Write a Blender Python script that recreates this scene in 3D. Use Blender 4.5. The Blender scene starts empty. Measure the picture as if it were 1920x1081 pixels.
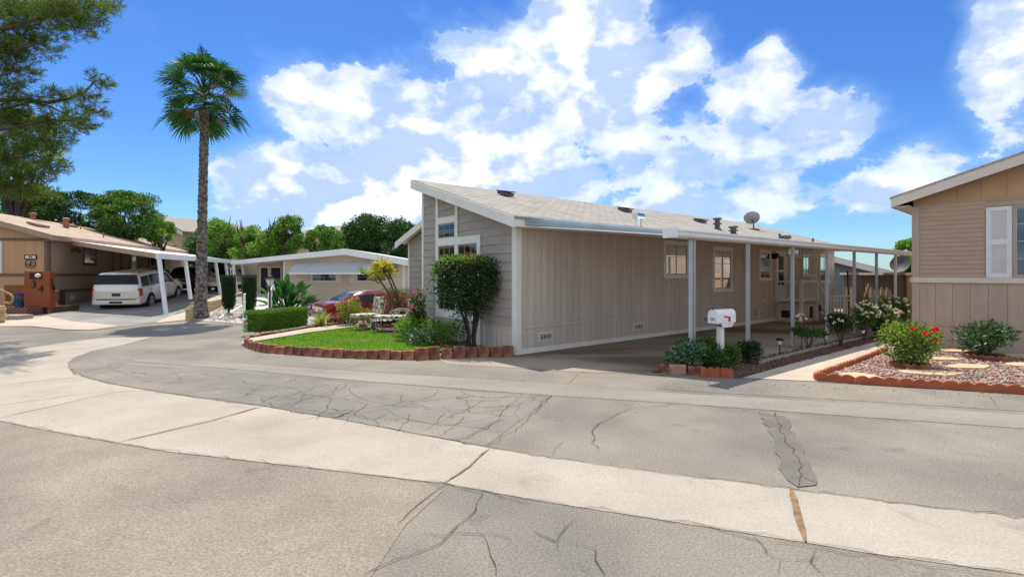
import bpy, bmesh, math, random
import numpy as np
from mathutils import Vector, Matrix
R = math.radians
random.seed(7); rng = np.random.default_rng(7)
S = bpy.context.scene
COL = S.collection
# ------------------------------------------------------------------ camera
FPX = 924.0; HZ = 512.0; EYE = 1.8
cam = bpy.data.cameras.new('camera'); camo = bpy.data.objects.new('camera', cam); COL.objects.link(camo)
camo.location = (0, 0, EYE); camo.rotation_euler = (R(90), 0, 0)
cam.sensor_width = 36; cam.lens = 36*FPX/1920; cam.shift_y = -(540.5-HZ)/1920
cam.clip_start = .05; cam.clip_end = 3000
S.camera = camo
S.view_settings.view_transform = 'Standard'; S.view_settings.look = 'None'
S.view_settings.exposure = 0.45; S.view_settings.gamma = 1
# ------------------------------------------------------------------ sun and sky
SDX, SDY = .16, -.44                      # shadow displacement per metre of height
el = math.atan(1/math.hypot(SDX, SDY))
sund = Vector((-SDX, -SDY, 1)).normalized()
sl = bpy.data.lights.new('sun', 'SUN'); sl.energy = 4.0; sl.angle = R(.5); sl.color = (1, .92, .80)
so = bpy.data.objects.new('sun', sl); COL.objects.link(so)
so.rotation_euler = sund.to_track_quat('Z', 'Y').to_euler()

world = bpy.data.worlds.new("World"); S.world = world; world.use_nodes = True
wt = world.node_tree; wt.nodes.clear()
def wn(t, **k):
    n = wt.nodes.new(t)
    for a, b in k.items(): setattr(n, a, b)
    return n
def wmath(op, a, b=None, c=None, clamp=False):
    n = wn('ShaderNodeMath', operation=op); n.use_clamp = clamp
    for i, v in enumerate((a, b, c)):
        if v is None: continue
        if isinstance(v, (int, float)): n.inputs[i].default_value = v
        else: wt.links.new(v, n.inputs[i])
    return n.outputs[0]
sky = wn('ShaderNodeTexSky', sky_type='NISHITA'); sky.sun_disc = False
sky.sun_elevation = el; sky.sun_rotation = math.atan2(sund.x, sund.y)
sky.air_density = 1.0; sky.dust_density = .3; sky.ozone_density = 3
hs = wn('ShaderNodeHueSaturation'); hs.inputs['Saturation'].default_value = 1.22; hs.inputs['Hue'].default_value = .505
hs.inputs['Value'].default_value = 1.0
wt.links.new(sky.outputs[0], hs.inputs['Color'])
tc = wn('ShaderNodeTexCoord'); sep = wn('ShaderNodeSeparateXYZ'); wt.links.new(tc.outputs['Generated'], sep.inputs[0])
vx, vy, vz = sep.outputs
az = wmath('ARCTAN2', vx, vy); ele = wmath('ARCSINE', vz)
def noise(scale, detail, rough, warp=None, off=(0, 0, 0), sc=(1, 1, 1.5)):
    mp = wn('ShaderNodeMapping'); mp.inputs['Scale'].default_value = sc; mp.inputs['Location'].default_value = off
    wt.links.new(tc.outputs['Generated'], mp.inputs[0])
    n = wn('ShaderNodeTexNoise'); n.inputs['Scale'].default_value = scale; n.inputs['Detail'].default_value = detail
    n.inputs['Roughness'].default_value = rough; wt.links.new(mp.outputs[0], n.inputs['Vector'])
    return n.outputs[0]
def azel(px, py):
    a = math.atan((px-960)/FPX); return a, math.atan((HZ-py)/FPX*math.cos(a))
CL = [(1105,30,110,95,1.4),(990,130,150,75,1.3),(1130,150,110,110,1.4),(870,110,60,45,.6),(555,200,90,70,.95),(685,205,90,70,.95),
      (840,270,210,110,1.3),(520,335,130,80,1.15),(700,350,200,90,1.2),(930,360,240,85,1.15),(1170,250,110,90,.85),
      (1290,95,65,60,.95),(1340,270,150,75,.9),(1450,135,60,60,1.0),(1530,235,105,60,1.15),(1385,185,80,60,1.0),
      (1880,80,85,130,1.4),(1890,240,80,70,.75),(1700,360,150,45,.75),(1400,385,170,45,.7),(1230,390,200,50,.75),(700,75,50,20,.3),(770,35,35,16,.3),(1740,300,90,50,.7),
      (2100,150,200,160,1.0),(-200,120,260,120,.5),(560,90,80,14,.2),(1640,440,150,22,.45),(250,215,60,14,.28),(480,430,150,22,.45),(1000,450,500,30,.45)]
acc = None
for px, py, rx, ry, s in CL:
    a, e = azel(px, py); c2 = math.cos(a)
    ra = rx/FPX*c2*c2*1.25; re = ry/FPX*c2*1.25
    u = wmath('MULTIPLY', wmath('SUBTRACT', az, a), 1/ra); v = wmath('MULTIPLY', wmath('SUBTRACT', ele, e), 1/re)
    d = wmath('ADD', wmath('MULTIPLY', u, u), wmath('MULTIPLY', v, v))
    g = wmath('MULTIPLY', wmath('EXPONENT', wmath('MULTIPLY', d, -1.1)), s)
    acc = g if acc is None else wmath('SMOOTH_MAX', acc, g, .18)
behind = wmath('MULTIPLY', wmath('LESS_THAN', vy, .0), .75)  # unseen clouds behind the viewpoint, added for a whiter fill light
over = wn('ShaderNodeMapRange', interpolation_type='SMOOTHSTEP'); wt.links.new(ele, over.inputs[0]); over.inputs[1].default_value = .60; over.inputs[2].default_value = .80; over.inputs[4].default_value = .95  # unseen overhead clouds, added to strengthen the neutral fill light
acc = wmath('ADD', acc, wmath('MAXIMUM', behind, over.outputs[0]))
def cl(dz, dx):                               # billowing density sampled along a direction, optionally offset towards the light
    o = (dx, 0, dz)
    a = noise(4.2, 12, .60, off=o); b_ = noise(12, 10, .66, off=(3+dx*1, 1, 2+dz))
    return wmath('ADD', wmath('MULTIPLY', a, .68), wmath('MULTIPLY', b_, .32))
na = cl(0, 0)
ra_ = noise(5.0, 5, .5, off=(0, 0, 0)); rb_ = noise(5.0, 5, .5, off=(.045, 0, -.05)); rc_ = noise(14, 5, .5, off=(3, 1, 2)); rd_ = noise(14, 5, .5, off=(3.05, 1, 1.95))
def sstep(v, a, b_, hi=1.0, lo=0.0):
    n = wn('ShaderNodeMapRange', interpolation_type='SMOOTHSTEP'); wt.links.new(v, n.inputs[0]); n.inputs[1].default_value = a; n.inputs[2].default_value = b_; n.inputs[3].default_value = lo; n.inputs[4].default_value = hi; return n.outputs[0]
hazeA = sstep(wmath('ADD', acc, wmath('MULTIPLY', wmath('SUBTRACT', na, .5), 2.0)), .20, .85, .60)
densB = wmath('ADD', acc, wmath('MULTIPLY', wmath('SUBTRACT', na, .5), 3.0))
alphaB = wmath('MULTIPLY', sstep(densB, .42, .60), sstep(densB, .42, 1.2, 1.0, .68))
relief = wmath('ADD', wmath('ADD', wmath('MULTIPLY', wmath('SUBTRACT', ra_, rb_), 6.0), wmath('MULTIPLY', wmath('SUBTRACT', rc_, rd_), 4.0)), .44, None, True)
cc = wn('ShaderNodeMix', data_type='RGBA'); cc.inputs[6].default_value = (.44, .57, .79, 1); cc.inputs[7].default_value = (.95, .96, .97, 1)
wt.links.new(relief, cc.inputs[0])
ccA = wn('ShaderNodeMix', data_type='RGBA'); ccA.inputs[6].default_value = (.42, .60, .86, 1); wt.links.new(cc.outputs[2], ccA.inputs[7]); wt.links.new(alphaB, ccA.inputs[0])
alpha = wmath('MAXIMUM', hazeA, alphaB)
skyc = wn('ShaderNodeMix', data_type='RGBA'); 
skymul = wn('ShaderNodeMix', data_type='RGBA', blend_type='MULTIPLY'); skymul.inputs[0].default_value = 1
SKYS = .10
wt.links.new(hs.outputs[0], skymul.inputs[6]); skymul.inputs[7].default_value = (.62, .86, 1.12, 1)
cloudmul = wn('ShaderNodeMix', data_type='RGBA', blend_type='MULTIPLY'); cloudmul.inputs[0].default_value = 1
wt.links.new(ccA.outputs[2], cloudmul.inputs[6]); k = .92/SKYS; cloudmul.inputs[7].default_value = (k, k, k, 1)
wt.links.new(alpha, skyc.inputs[0]); wt.links.new(skymul.outputs[2], skyc.inputs[6]); wt.links.new(cloudmul.outputs[2], skyc.inputs[7])
bg = wn('ShaderNodeBackground'); bg.inputs[1].default_value = SKYS; wo = wn('ShaderNodeOutputWorld')
wt.links.new(skyc.outputs[2], bg.inputs[0]); wt.links.new(bg.outputs[0], wo.inputs[0])

# ------------------------------------------------------------------ helpers
def hgt(x, y):
    def ss(a, b, t):
        t = min(1, max(0, (t-a)/(b-a))); return t*t*(3-2*t)
    wl = 1-ss(-13.5, -11.5, x)
    wc = ss(-12, -9.5, x)*(1-ss(-3.8, -1.5, x))
    return wl*.5*ss(22, 30, y)-wc*.33*ss(16.5, 21, y)
def gp(px, py, z=0.0):
    Y = (EYE-z)*FPX/(py-HZ); return Vector(((px-960)/FPX*Y, Y, z))
def yp(px, py, Y): return Vector(((px-960)/FPX*Y, Y, EYE+(HZ-py)/FPX*Y))
class Frame:
    def __init__(s, o, d):                        # o origin (x,y), d = direction of local x
        s.o = Vector((o[0], o[1], 0)); s.a = math.atan2(d[1], d[0])
        s.m = Matrix.Translation(s.o) @ Matrix.Rotation(s.a, 4, 'Z'); s.i = s.m.inverted()
    def L(s, w): return s.i @ Vector(w)
    def W(s, *l): return s.m @ Vector(l)
    def hit(s, px, py, ax, val=0.0):
        c = s.L((0, 0, EYE)); d = s.i.to_3x3() @ Vector(((px-960)/FPX, 1, (HZ-py)/FPX))
        t = (val-c[ax])/d[ax]; return c+d*t
    def hitp(s, px, py, a, b):                    # plane z = a + b*y
        c = s.L((0, 0, EYE)); d = s.i.to_3x3() @ Vector(((px-960)/FPX, 1, (HZ-py)/FPX))
        t = (a+b*c.y-c.z)/(d.z-b*d.y); return c+d*t
MATS = {}
def mat(name, col, rough=.7, metal=0, var=.12, vs=3.0, bump=0, bs=60, col2=None, v2s=.6, v2=.5, spec=.3, island=0, stretch=(1, 1, 1), trans=0, coat=0, speck=0, ss=55, stain=0, objrand=0, crackle=0):
    m = bpy.data.materials.new(name); m.use_nodes = True; nt = m.node_tree; N = nt.nodes; K = nt.links
    b = N['Principled BSDF']; b.inputs['Roughness'].default_value = rough; b.inputs['Metallic'].default_value = metal
    b.inputs['Specular IOR Level'].default_value = spec; b.inputs['Coat Weight'].default_value = coat
    t = N.new('ShaderNodeTexCoord'); mp = N.new('ShaderNodeMapping'); mp.inputs['Scale'].default_value = stretch
    K.new(t.outputs['Object'], mp.inputs[0])
    n = N.new('ShaderNodeTexNoise'); n.inputs['Scale'].default_value = vs; n.inputs['Detail'].default_value = 5; K.new(mp.outputs[0], n.inputs['Vector'])
    mr = N.new('ShaderNodeMapRange'); K.new(n.outputs[0], mr.inputs[0]); mr.inputs[1].default_value = .3; mr.inputs[2].default_value = .7
    mr.inputs[3].default_value = 1-var; mr.inputs[4].default_value = 1+var
    base = N.new('ShaderNodeMix'); base.data_type = 'RGBA'; base.inputs[6].default_value = (*col, 1); base.inputs[7].default_value = (*(col2 or col), 1); base.inputs[0].default_value = 0
    if col2:
        if island:
            g = N.new('ShaderNodeNewGeometry'); K.new(g.outputs['Random Per Island'], base.inputs[0])
        else:
            n2 = N.new('ShaderNodeTexNoise'); n2.inputs['Scale'].default_value = v2s; n2.inputs['Detail'].default_value = 6; K.new(mp.outputs[0], n2.inputs['Vector'])
            r2 = N.new('ShaderNodeMapRange'); r2.interpolation_type = 'SMOOTHSTEP'; K.new(n2.outputs[0], r2.inputs[0]); r2.inputs[1].default_value = v2-.12; r2.inputs[2].default_value = v2+.12
            K.new(r2.outputs[0], base.inputs[0])
    mul = N.new('ShaderNodeVectorMath'); mul.operation = 'SCALE'; K.new(base.outputs[2], mul.inputs[0]); K.new(mr.outputs[0], mul.inputs['Scale'])
    if crackle:
        nw = N.new('ShaderNodeTexNoise'); nw.inputs['Scale'].default_value = 2.2; nw.inputs['Detail'].default_value = 4; K.new(t.outputs['Object'], nw.inputs['Vector'])
        sc_ = N.new('ShaderNodeVectorMath'); sc_.operation = 'MULTIPLY_ADD'; K.new(nw.outputs[1], sc_.inputs[0]); sc_.inputs[1].default_value = (.55, .55, 0); K.new(t.outputs['Object'], sc_.inputs[2])
        vo = N.new('ShaderNodeTexVoronoi'); vo.feature = 'DISTANCE_TO_EDGE'; vo.inputs['Scale'].default_value = crackle; K.new(sc_.outputs[0], vo.inputs['Vector'])
        lw = N.new('ShaderNodeMapRange'); K.new(vo.outputs['Distance'], lw.inputs[0]); lw.inputs[1].default_value = .004*crackle; lw.inputs[2].default_value = .010*crackle; lw.inputs[3].default_value = .30; lw.inputs[4].default_value = 1
        nm = N.new('ShaderNodeTexNoise'); nm.inputs['Scale'].default_value = .55; nm.inputs['Detail'].default_value = 3; K.new(t.outputs['Object'], nm.inputs['Vector'])
        mk = N.new('ShaderNodeMapRange'); K.new(nm.outputs[0], mk.inputs[0]); mk.inputs[1].default_value = .44; mk.inputs[2].default_value = .54
        mx = N.new('ShaderNodeMix'); K.new(mk.outputs[0], mx.inputs[0]); mx.inputs[2].default_value = 1; K.new(lw.outputs[0], mx.inputs[3])
        m6 = N.new('ShaderNodeVectorMath'); m6.operation = 'SCALE'; K.new(mul.outputs[0], m6.inputs[0]); K.new(mx.outputs[0], m6.inputs['Scale']); mul = m6
    if stain:
        ns = N.new('ShaderNodeTexNoise'); ns.inputs['Scale'].default_value = 1.9; ns.inputs['Detail'].default_value = 7; ns.inputs['Roughness'].default_value = .68; ns.inputs['Distortion'].default_value = .6; K.new(t.outputs['Object'], ns.inputs['Vector'])
        rs2 = N.new('ShaderNodeMapRange'); rs2.interpolation_type = 'SMOOTHSTEP'; K.new(ns.outputs[0], rs2.inputs[0]); rs2.inputs[1].default_value = .56; rs2.inputs[2].default_value = .72; rs2.inputs[3].default_value = 1; rs2.inputs[4].default_value = 1-stain
        m7 = N.new('ShaderNodeVectorMath'); m7.operation = 'SCALE'; K.new(mul.outputs[0], m7.inputs[0]); K.new(rs2.outputs[0], m7.inputs['Scale']); mul = m7
    if objrand:
        oi = N.new('ShaderNodeObjectInfo'); r5 = N.new('ShaderNodeMapRange'); K.new(oi.outputs['Random'], r5.inputs[0]); r5.inputs[3].default_value = 1-objrand; r5.inputs[4].default_value = 1+objrand
        m3 = N.new('ShaderNodeVectorMath'); m3.operation = 'SCALE'; K.new(mul.outputs[0], m3.inputs[0]); K.new(r5.outputs[0], m3.inputs['Scale']); mul = m3
    if speck:
        n4 = N.new('ShaderNodeTexNoise'); n4.inputs['Scale'].default_value = ss; n4.inputs['Detail'].default_value = 5; n4.inputs['Roughness'].default_value = .8; K.new(mp.outputs[0], n4.inputs['Vector'])
        r4 = N.new('ShaderNodeMapRange'); K.new(n4.outputs[0], r4.inputs[0]); r4.inputs[1].default_value = .32; r4.inputs[2].default_value = .68; r4.inputs[3].default_value = 1-speck; r4.inputs[4].default_value = 1+speck
        m2 = N.new('ShaderNodeVectorMath'); m2.operation = 'SCALE'; K.new(mul.outputs[0], m2.inputs[0]); K.new(r4.outputs[0], m2.inputs['Scale']); mul = m2
    K.new(mul.outputs[0], b.inputs['Base Color'])
    if bump:
        n3 = N.new('ShaderNodeTexNoise'); n3.inputs['Scale'].default_value = bs; n3.inputs['Detail'].default_value = 4; K.new(mp.outputs[0], n3.inputs['Vector'])
        bp = N.new('ShaderNodeBump'); bp.inputs['Strength'].default_value = bump; bp.inputs['Distance'].default_value = .02; K.new(n3.outputs[0], bp.inputs['Height'])
        K.new(bp.outputs[0], b.inputs['Normal'])
    if trans:
        tr = N.new('ShaderNodeBsdfTranslucent'); K.new(mul.outputs[0], tr.inputs[0]); ms = N.new('ShaderNodeMixShader'); ms.inputs[0].default_value = trans
        K.new(b.outputs[0], ms.inputs[1]); K.new(tr.outputs[0], ms.inputs[2]); K.new(ms.outputs[0], N['Material Output'].inputs[0])
    MATS[name] = m; return m
def brickmat(name, c1, c2, mortar, sx, sz, w=.5, h=.25, ms=.02, rough=.9, axes='xz', bump=.4, rot=0):
    m = bpy.data.materials.new(name); m.use_nodes = True; nt = m.node_tree; N = nt.nodes; K = nt.links; b = N['Principled BSDF']; b.inputs['Roughness'].default_value = rough
    b.inputs['Specular IOR Level'].default_value = .2
    t = N.new('ShaderNodeTexCoord'); sp = N.new('ShaderNodeSeparateXYZ'); K.new(t.outputs['Object'], sp.inputs[0]); cb = N.new('ShaderNodeCombineXYZ')
    if axes == 'xyz':
        ad = N.new('ShaderNodeMath'); K.new(sp.outputs[0], ad.inputs[0]); K.new(sp.outputs[1], ad.inputs[1]); K.new(ad.outputs[0], cb.inputs[0]); K.new(sp.outputs[2], cb.inputs[1])
    else:
        K.new(sp.outputs['xyz'.index(axes[0])], cb.inputs[0]); K.new(sp.outputs['xyz'.index(axes[1])], cb.inputs[1])
    br = N.new('ShaderNodeTexBrick'); K.new(cb.outputs[0], br.inputs['Vector']); br.inputs['Scale'].default_value = 1
    br.inputs['Brick Width'].default_value = w; br.inputs['Row Height'].default_value = h; br.inputs['Mortar Size'].default_value = ms; br.inputs['Mortar Smooth'].default_value = .2
    br.inputs['Color1'].default_value = (*c1, 1); br.inputs['Color2'].default_value = (*c2, 1); br.inputs['Mortar'].default_value = (*mortar, 1)
    n = N.new('ShaderNodeTexNoise'); n.inputs['Scale'].default_value = 1.2; n.inputs['Detail'].default_value = 8; n.inputs['Roughness'].default_value = .7; K.new(t.outputs['Object'], n.inputs['Vector'])
    mr = N.new('ShaderNodeMapRange'); K.new(n.outputs[0], mr.inputs[0]); mr.inputs[1].default_value = .25; mr.inputs[2].default_value = .75; mr.inputs[3].default_value = .8; mr.inputs[4].default_value = 1.2
    mul = N.new('ShaderNodeVectorMath'); mul.operation = 'SCALE'; K.new(br.outputs[0], mul.inputs[0]); K.new(mr.outputs[0], mul.inputs['Scale']); K.new(mul.outputs[0], b.inputs['Base Color'])
    iv = N.new('ShaderNodeMath'); iv.operation = 'SUBTRACT'; iv.inputs[0].default_value = 1; K.new(br.outputs['Fac'], iv.inputs[1])
    bp = N.new('ShaderNodeBump'); bp.inputs['Strength'].default_value = bump; bp.inputs['Distance'].default_value = .01; K.new(iv.outputs[0], bp.inputs['Height']); K.new(bp.outputs[0], b.inputs['Normal'])
    MATS[name] = m; return m
def glassmat(name, tint=(.8, .85, .85), refl=.12):
    m = bpy.data.materials.new(name); m.use_nodes = True; N = m.node_tree.nodes; K = m.node_tree.links; N.remove(N['Principled BSDF'])
    tr = N.new('ShaderNodeBsdfTransparent'); tr.inputs[0].default_value = (*tint, 1); gl = N.new('ShaderNodeBsdfGlossy'); gl.inputs['Roughness'].default_value = .03
    fr = N.new('ShaderNodeFresnel'); fr.inputs[0].default_value = 1.5; ad = N.new('ShaderNodeMath'); ad.inputs[1].default_value = refl*.4; K.new(fr.outputs[0], ad.inputs[0]); ad.use_clamp = True
    mx = N.new('ShaderNodeMixShader'); K.new(ad.outputs[0], mx.inputs[0]); K.new(tr.outputs[0], mx.inputs[1]); K.new(gl.outputs[0], mx.inputs[2]); K.new(mx.outputs[0], N['Material Output'].inputs[0])
    MATS[name] = m; return m

class MB:
    def __init__(s): s.v = []; s.f = []; s.k = []; s.c = 0
    def add(s, vs, fs):
        n = len(s.v); s.v += [tuple(p) for p in vs]; s.f += [[i+n for i in f] for f in fs]; s.k += [s.c]*len(fs); return s
    def box(s, x0, x1, y0, y1, z0, z1):
        return s.add([(x0,y0,z0),(x1,y0,z0),(x1,y1,z0),(x0,y1,z0),(x0,y0,z1),(x1,y0,z1),(x1,y1,z1),(x0,y1,z1)],
                     [(0,3,2,1),(4,5,6,7),(0,1,5,4),(1,2,6,5),(2,3,7,6),(3,0,4,7)])
    def obox(s, c, sz, m=None):
        m = m or Matrix.Identity(3); c = Vector(c)
        vs = [c+m @ Vector((a*sz[0]/2, b*sz[1]/2, d*sz[2]/2)) for d in (-1, 1) for a, b in ((-1,-1),(1,-1),(1,1),(-1,1))]
        return s.add(vs, [(0,3,2,1),(4,5,6,7),(0,1,5,4),(1,2,6,5),(2,3,7,6),(3,0,4,7)])
    def beam(s, p, q, w, h, up=(0, 0, 1)):
        p = Vector(p); q = Vector(q); d = (q-p); L = d.length; d.normalize(); up = Vector(up); sd = d.cross(up)
        if sd.length < 1e-4: sd = d.cross(Vector((1, 0, 0)))
        sd.normalize(); u2 = sd.cross(d); m = Matrix((d, sd, u2)).transposed()
        return s.obox((p+q)/2, (L, w, h), m)
    def prism(s, pts, vec):
        pts = [Vector(p) for p in pts]; vec = Vector(vec); n = len(pts)
        return s.add(pts+[p+vec for p in pts], [list(range(n))[::-1], list(range(n, 2*n))]+[(i, (i+1) % n, (i+1) % n+n, i+n) for i in range(n)])
    def poly(s, pts): return s.add(pts, [list(range(len(pts)))])
    def tube(s, pts, rad, n=8, caps=True):
        pts = [Vector(p) for p in pts]; rad = [rad]*len(pts) if isinstance(rad, (int, float)) else rad
        vs = []; fs = []; prev = None
        for i, p in enumerate(pts):
            d = (pts[min(i+1, len(pts)-1)]-pts[max(i-1, 0)])
            if d.length < 1e-9: d = Vector((0, 0, 1))
            d.normalize()
            a = prev or (Vector((1, 0, 0)) if abs(d.x) < .8 else Vector((0, 1, 0)))
            a = (a-d*a.dot(d)); a.normalize(); prev = a; b = d.cross(a)
            for j in range(n):
                t = 2*math.pi*j/n; vs.append(p+(a*math.cos(t)+b*math.sin(t))*rad[i])
        for i in range(len(pts)-1):
            for j in range(n):
                fs.append((i*n+j, i*n+(j+1) % n, (i+1)*n+(j+1) % n, (i+1)*n+j))
        if caps: fs.append(list(range(n))[::-1]); fs.append([(len(pts)-1)*n+j for j in range(n)])
        return s.add(vs, fs)
    def lathe(s, prof, n=16, c=(0, 0, 0)):
        vs = []; fs = []; c = Vector(c)
        for r, z in prof:
            for j in range(n):
                t = 2*math.pi*j/n; vs.append(c+Vector((r*math.cos(t), r*math.sin(t), z)))
        for i in range(len(prof)-1):
            for j in range(n): fs.append((i*n+j, i*n+(j+1) % n, (i+1)*n+(j+1) % n, (i+1)*n+j))
        fs.append(list(range(n))[::-1]); fs.append([(len(prof)-1)*n+j for j in range(n)])
        return s.add(vs, fs)
    def build(s, name, mats, parent=None, smooth=0, bevel=0, loc=None, rz=0, kind=None):
        me = bpy.data.meshes.new(name); me.from_pydata(s.v, [], s.f)
        if not isinstance(mats, (list, tuple)): mats = [mats]
        for m in mats: me.materials.append(MATS[m] if isinstance(m, str) else m)
        if len(mats) > 1: me.polygons.foreach_set('material_index', s.k)
        if smooth:
            me.polygons.foreach_set('use_smooth', [True]*len(me.polygons)); me.set_sharp_from_angle(angle=R(smooth))
        me.update(); return link(name, me, parent, bevel, loc, rz, kind)
def link(name, me, parent=None, bevel=0, loc=None, rz=0, kind=None):
    o = bpy.data.objects.new(name, me); COL.objects.link(o)
    if parent: o.parent = parent
    if loc is not None: o.location = loc
    if rz: o.rotation_euler = (0, 0, rz)
    if bevel:
        b = o.modifiers.new('bevel', 'BEVEL'); b.width = bevel; b.segments = 2; b.limit_method = 'ANGLE'
    if kind: o['kind'] = kind
    return o
def thing(name, label, cat, loc=(0, 0, 0), rz=0, group=None):
    o = bpy.data.objects.new(name, None); COL.objects.link(o); o.empty_display_size = .2
    o.location = loc; o.rotation_euler = (0, 0, rz); return tag(o, label, cat, group)
def tag(o, label, cat, group=None):
    o['label'] = label; o['category'] = cat
    if group: o['group'] = group
    return o
def dup(r, loc=None, rz=None, label=None, scale=None):
    c = r.copy(); COL.objects.link(c)
    if loc is not None: c.location = loc
    if rz is not None: c.rotation_euler = (0, 0, rz)
    if label: c['label'] = label
    if scale: c.scale = scale
    def kids(a, b):
        for ch in [o for o in a.children]:
            d = ch.copy(); COL.objects.link(d); d.parent = b; kids(ch, d)
    kids(r, c); return c
def npmesh(name, V, Fq, m, parent=None, loc=None, kind=None):
    V = np.asarray(V, dtype=np.float32); Fq = np.asarray(Fq, dtype=np.int32); k = Fq.shape[1]
    me = bpy.data.meshes.new(name); me.vertices.add(len(V)); me.vertices.foreach_set('co', V.ravel())
    me.loops.add(Fq.size); me.loops.foreach_set('vertex_index', Fq.ravel()); me.polygons.add(len(Fq))
    me.polygons.foreach_set('loop_start', np.arange(0, Fq.size, k, dtype=np.int32))
    if isinstance(m, (list, tuple)):
        for q in m: me.materials.append(MATS[q])
        me.polygons.foreach_set('material_index', rng.integers(0, len(m), len(Fq)).astype(np.int32))
    else: me.materials.append(MATS[m])
    me.update(calc_edges=True); me.validate(); return link(name, me, parent, 0, loc, 0, kind)
def unit(a): return a/np.maximum(np.linalg.norm(a, axis=1, keepdims=True), 1e-9)
def leafquads(C, D, L, W):                       # leaf base C, direction D, length L, width W -> folded diamond quads
    n = len(C); D = unit(D); r = unit(rng.normal(size=(n, 3))); sd = unit(np.cross(D, r)); L = np.reshape(L, (-1, 1))*np.ones((n, 1)); W = np.reshape(W, (-1, 1))*np.ones((n, 1))
    V = np.stack([C, C+D*L*.45+sd*W/2, C+D*L, C+D*L*.45-sd*W/2], 1).reshape(-1, 3)
    return V, np.arange(4*n).reshape(n, 4)
def blobpts(blobs, n, shell=.55):
    w = np.array([b[3]*b[4]*b[5] for b in blobs])**.67; w = w/w.sum(); ix = rng.choice(len(blobs), n, p=w); B = np.array(blobs)[ix]
    d = unit(rng.normal(size=(n, 3))); r = shell+(1-shell)*rng.random((n, 1))+np.abs(rng.normal(0, .07, (n, 1))); 
    return B[:, :3]+d*r*B[:, 3:6], d
def leaves(name, blobs, n, size, m, parent, asp=.5, shell=.5, up=.3, droop=0):
    C, d = blobpts(blobs, n, shell); D = d*.8+rng.normal(size=(n, 3))*.7; D[:, 2] += up-droop
    s = size*(.6+.8*rng.random(n)); V, Fq = leafquads(C, D, s, s*asp); return npmesh(name, V, Fq, m, parent)
def clip(poly, f):                                # keep points (h,z) with f(h,z) >= 0
    out = []
    for i in range(len(poly)):
        a, b = poly[i], poly[(i+1) % len(poly)]; fa, fb = f(*a), f(*b)
        if fa >= 0: out.append(a)
        if (fa >= 0) != (fb >= 0):
            t = fa/(fa-fb); out.append((a[0]+(b[0]-a[0])*t, a[1]+(b[1]-a[1])*t))
    return out
def laps(mb, M, h0, h1, z0, z1, top=None, pitch=.2, proud=.024):
    z = z0
    while z < z1-.01:
        zz = min(z+pitch, z1); p = [(h0, z), (h1, z), (h1, zz), (h0, zz)]
        if top: p = clip(p, lambda h, q: top(h)-q)
        if len(p) >= 3:
            off = lambda q: .004+(proud-.004)*(1-(q-z)/pitch)
            pts = [M(h, q, off(q)) for h, q in p]; bot = [(h, q) for h, q in p if abs(q-z) < 1e-6]
            mb.poly(pts)
            if len(bot) == 2: mb.poly([M(bot[0][0], z, -.01), M(bot[1][0], z, -.01), M(bot[1][0], z, proud), M(bot[0][0], z, proud)])
        z += pitch
def planks(mb, M, h0, h1, z0, z1, top=None, w=.2, gap=.012, th=.012):
    h = h0
    while h < h1-.02:
        hh = min(h+w-gap, h1); p = [(h, z0), (hh, z0), (hh, z1), (h, z1)]
        if top: p = clip(p, lambda a, q: top(a)-q)
        if len(p) >= 3:
            a = [M(x, q, 0) for x, q in p]; b = Vector(M(p[0][0], p[0][1], th))-Vector(a[0]); mb.prism(a, b)
        h += w
def fbox(mb, M, h0, h1, z0, z1, o0, o1):          # box on a wall given wall mapping M(h,z,out)
    vs = [M(h, z, o) for o in (o0, o1) for h, z in ((h0, z0), (h1, z0), (h1, z1), (h0, z1))]
    mb.add(vs, [(0,1,2,3),(4,7,6,5),(0,4,5,1),(1,5,6,2),(2,6,7,3),(3,7,4,0)])
def ring(mb, M, h0, h1, z0, z1, w, o0, o1, wt_=None, wb=None):
    wt_ = wt_ or w; wb = wb or w
    fbox(mb, M, h0, h1, z1-wt_, z1, o0, o1); fbox(mb, M, h0, h1, z0, z0+wb, o0, o1)
    fbox(mb, M, h0, h0+w, z0+wb, z1-wt_, o0, o1); fbox(mb, M, h1-w, h1, z0+wb, z1-wt_, o0, o1)
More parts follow.
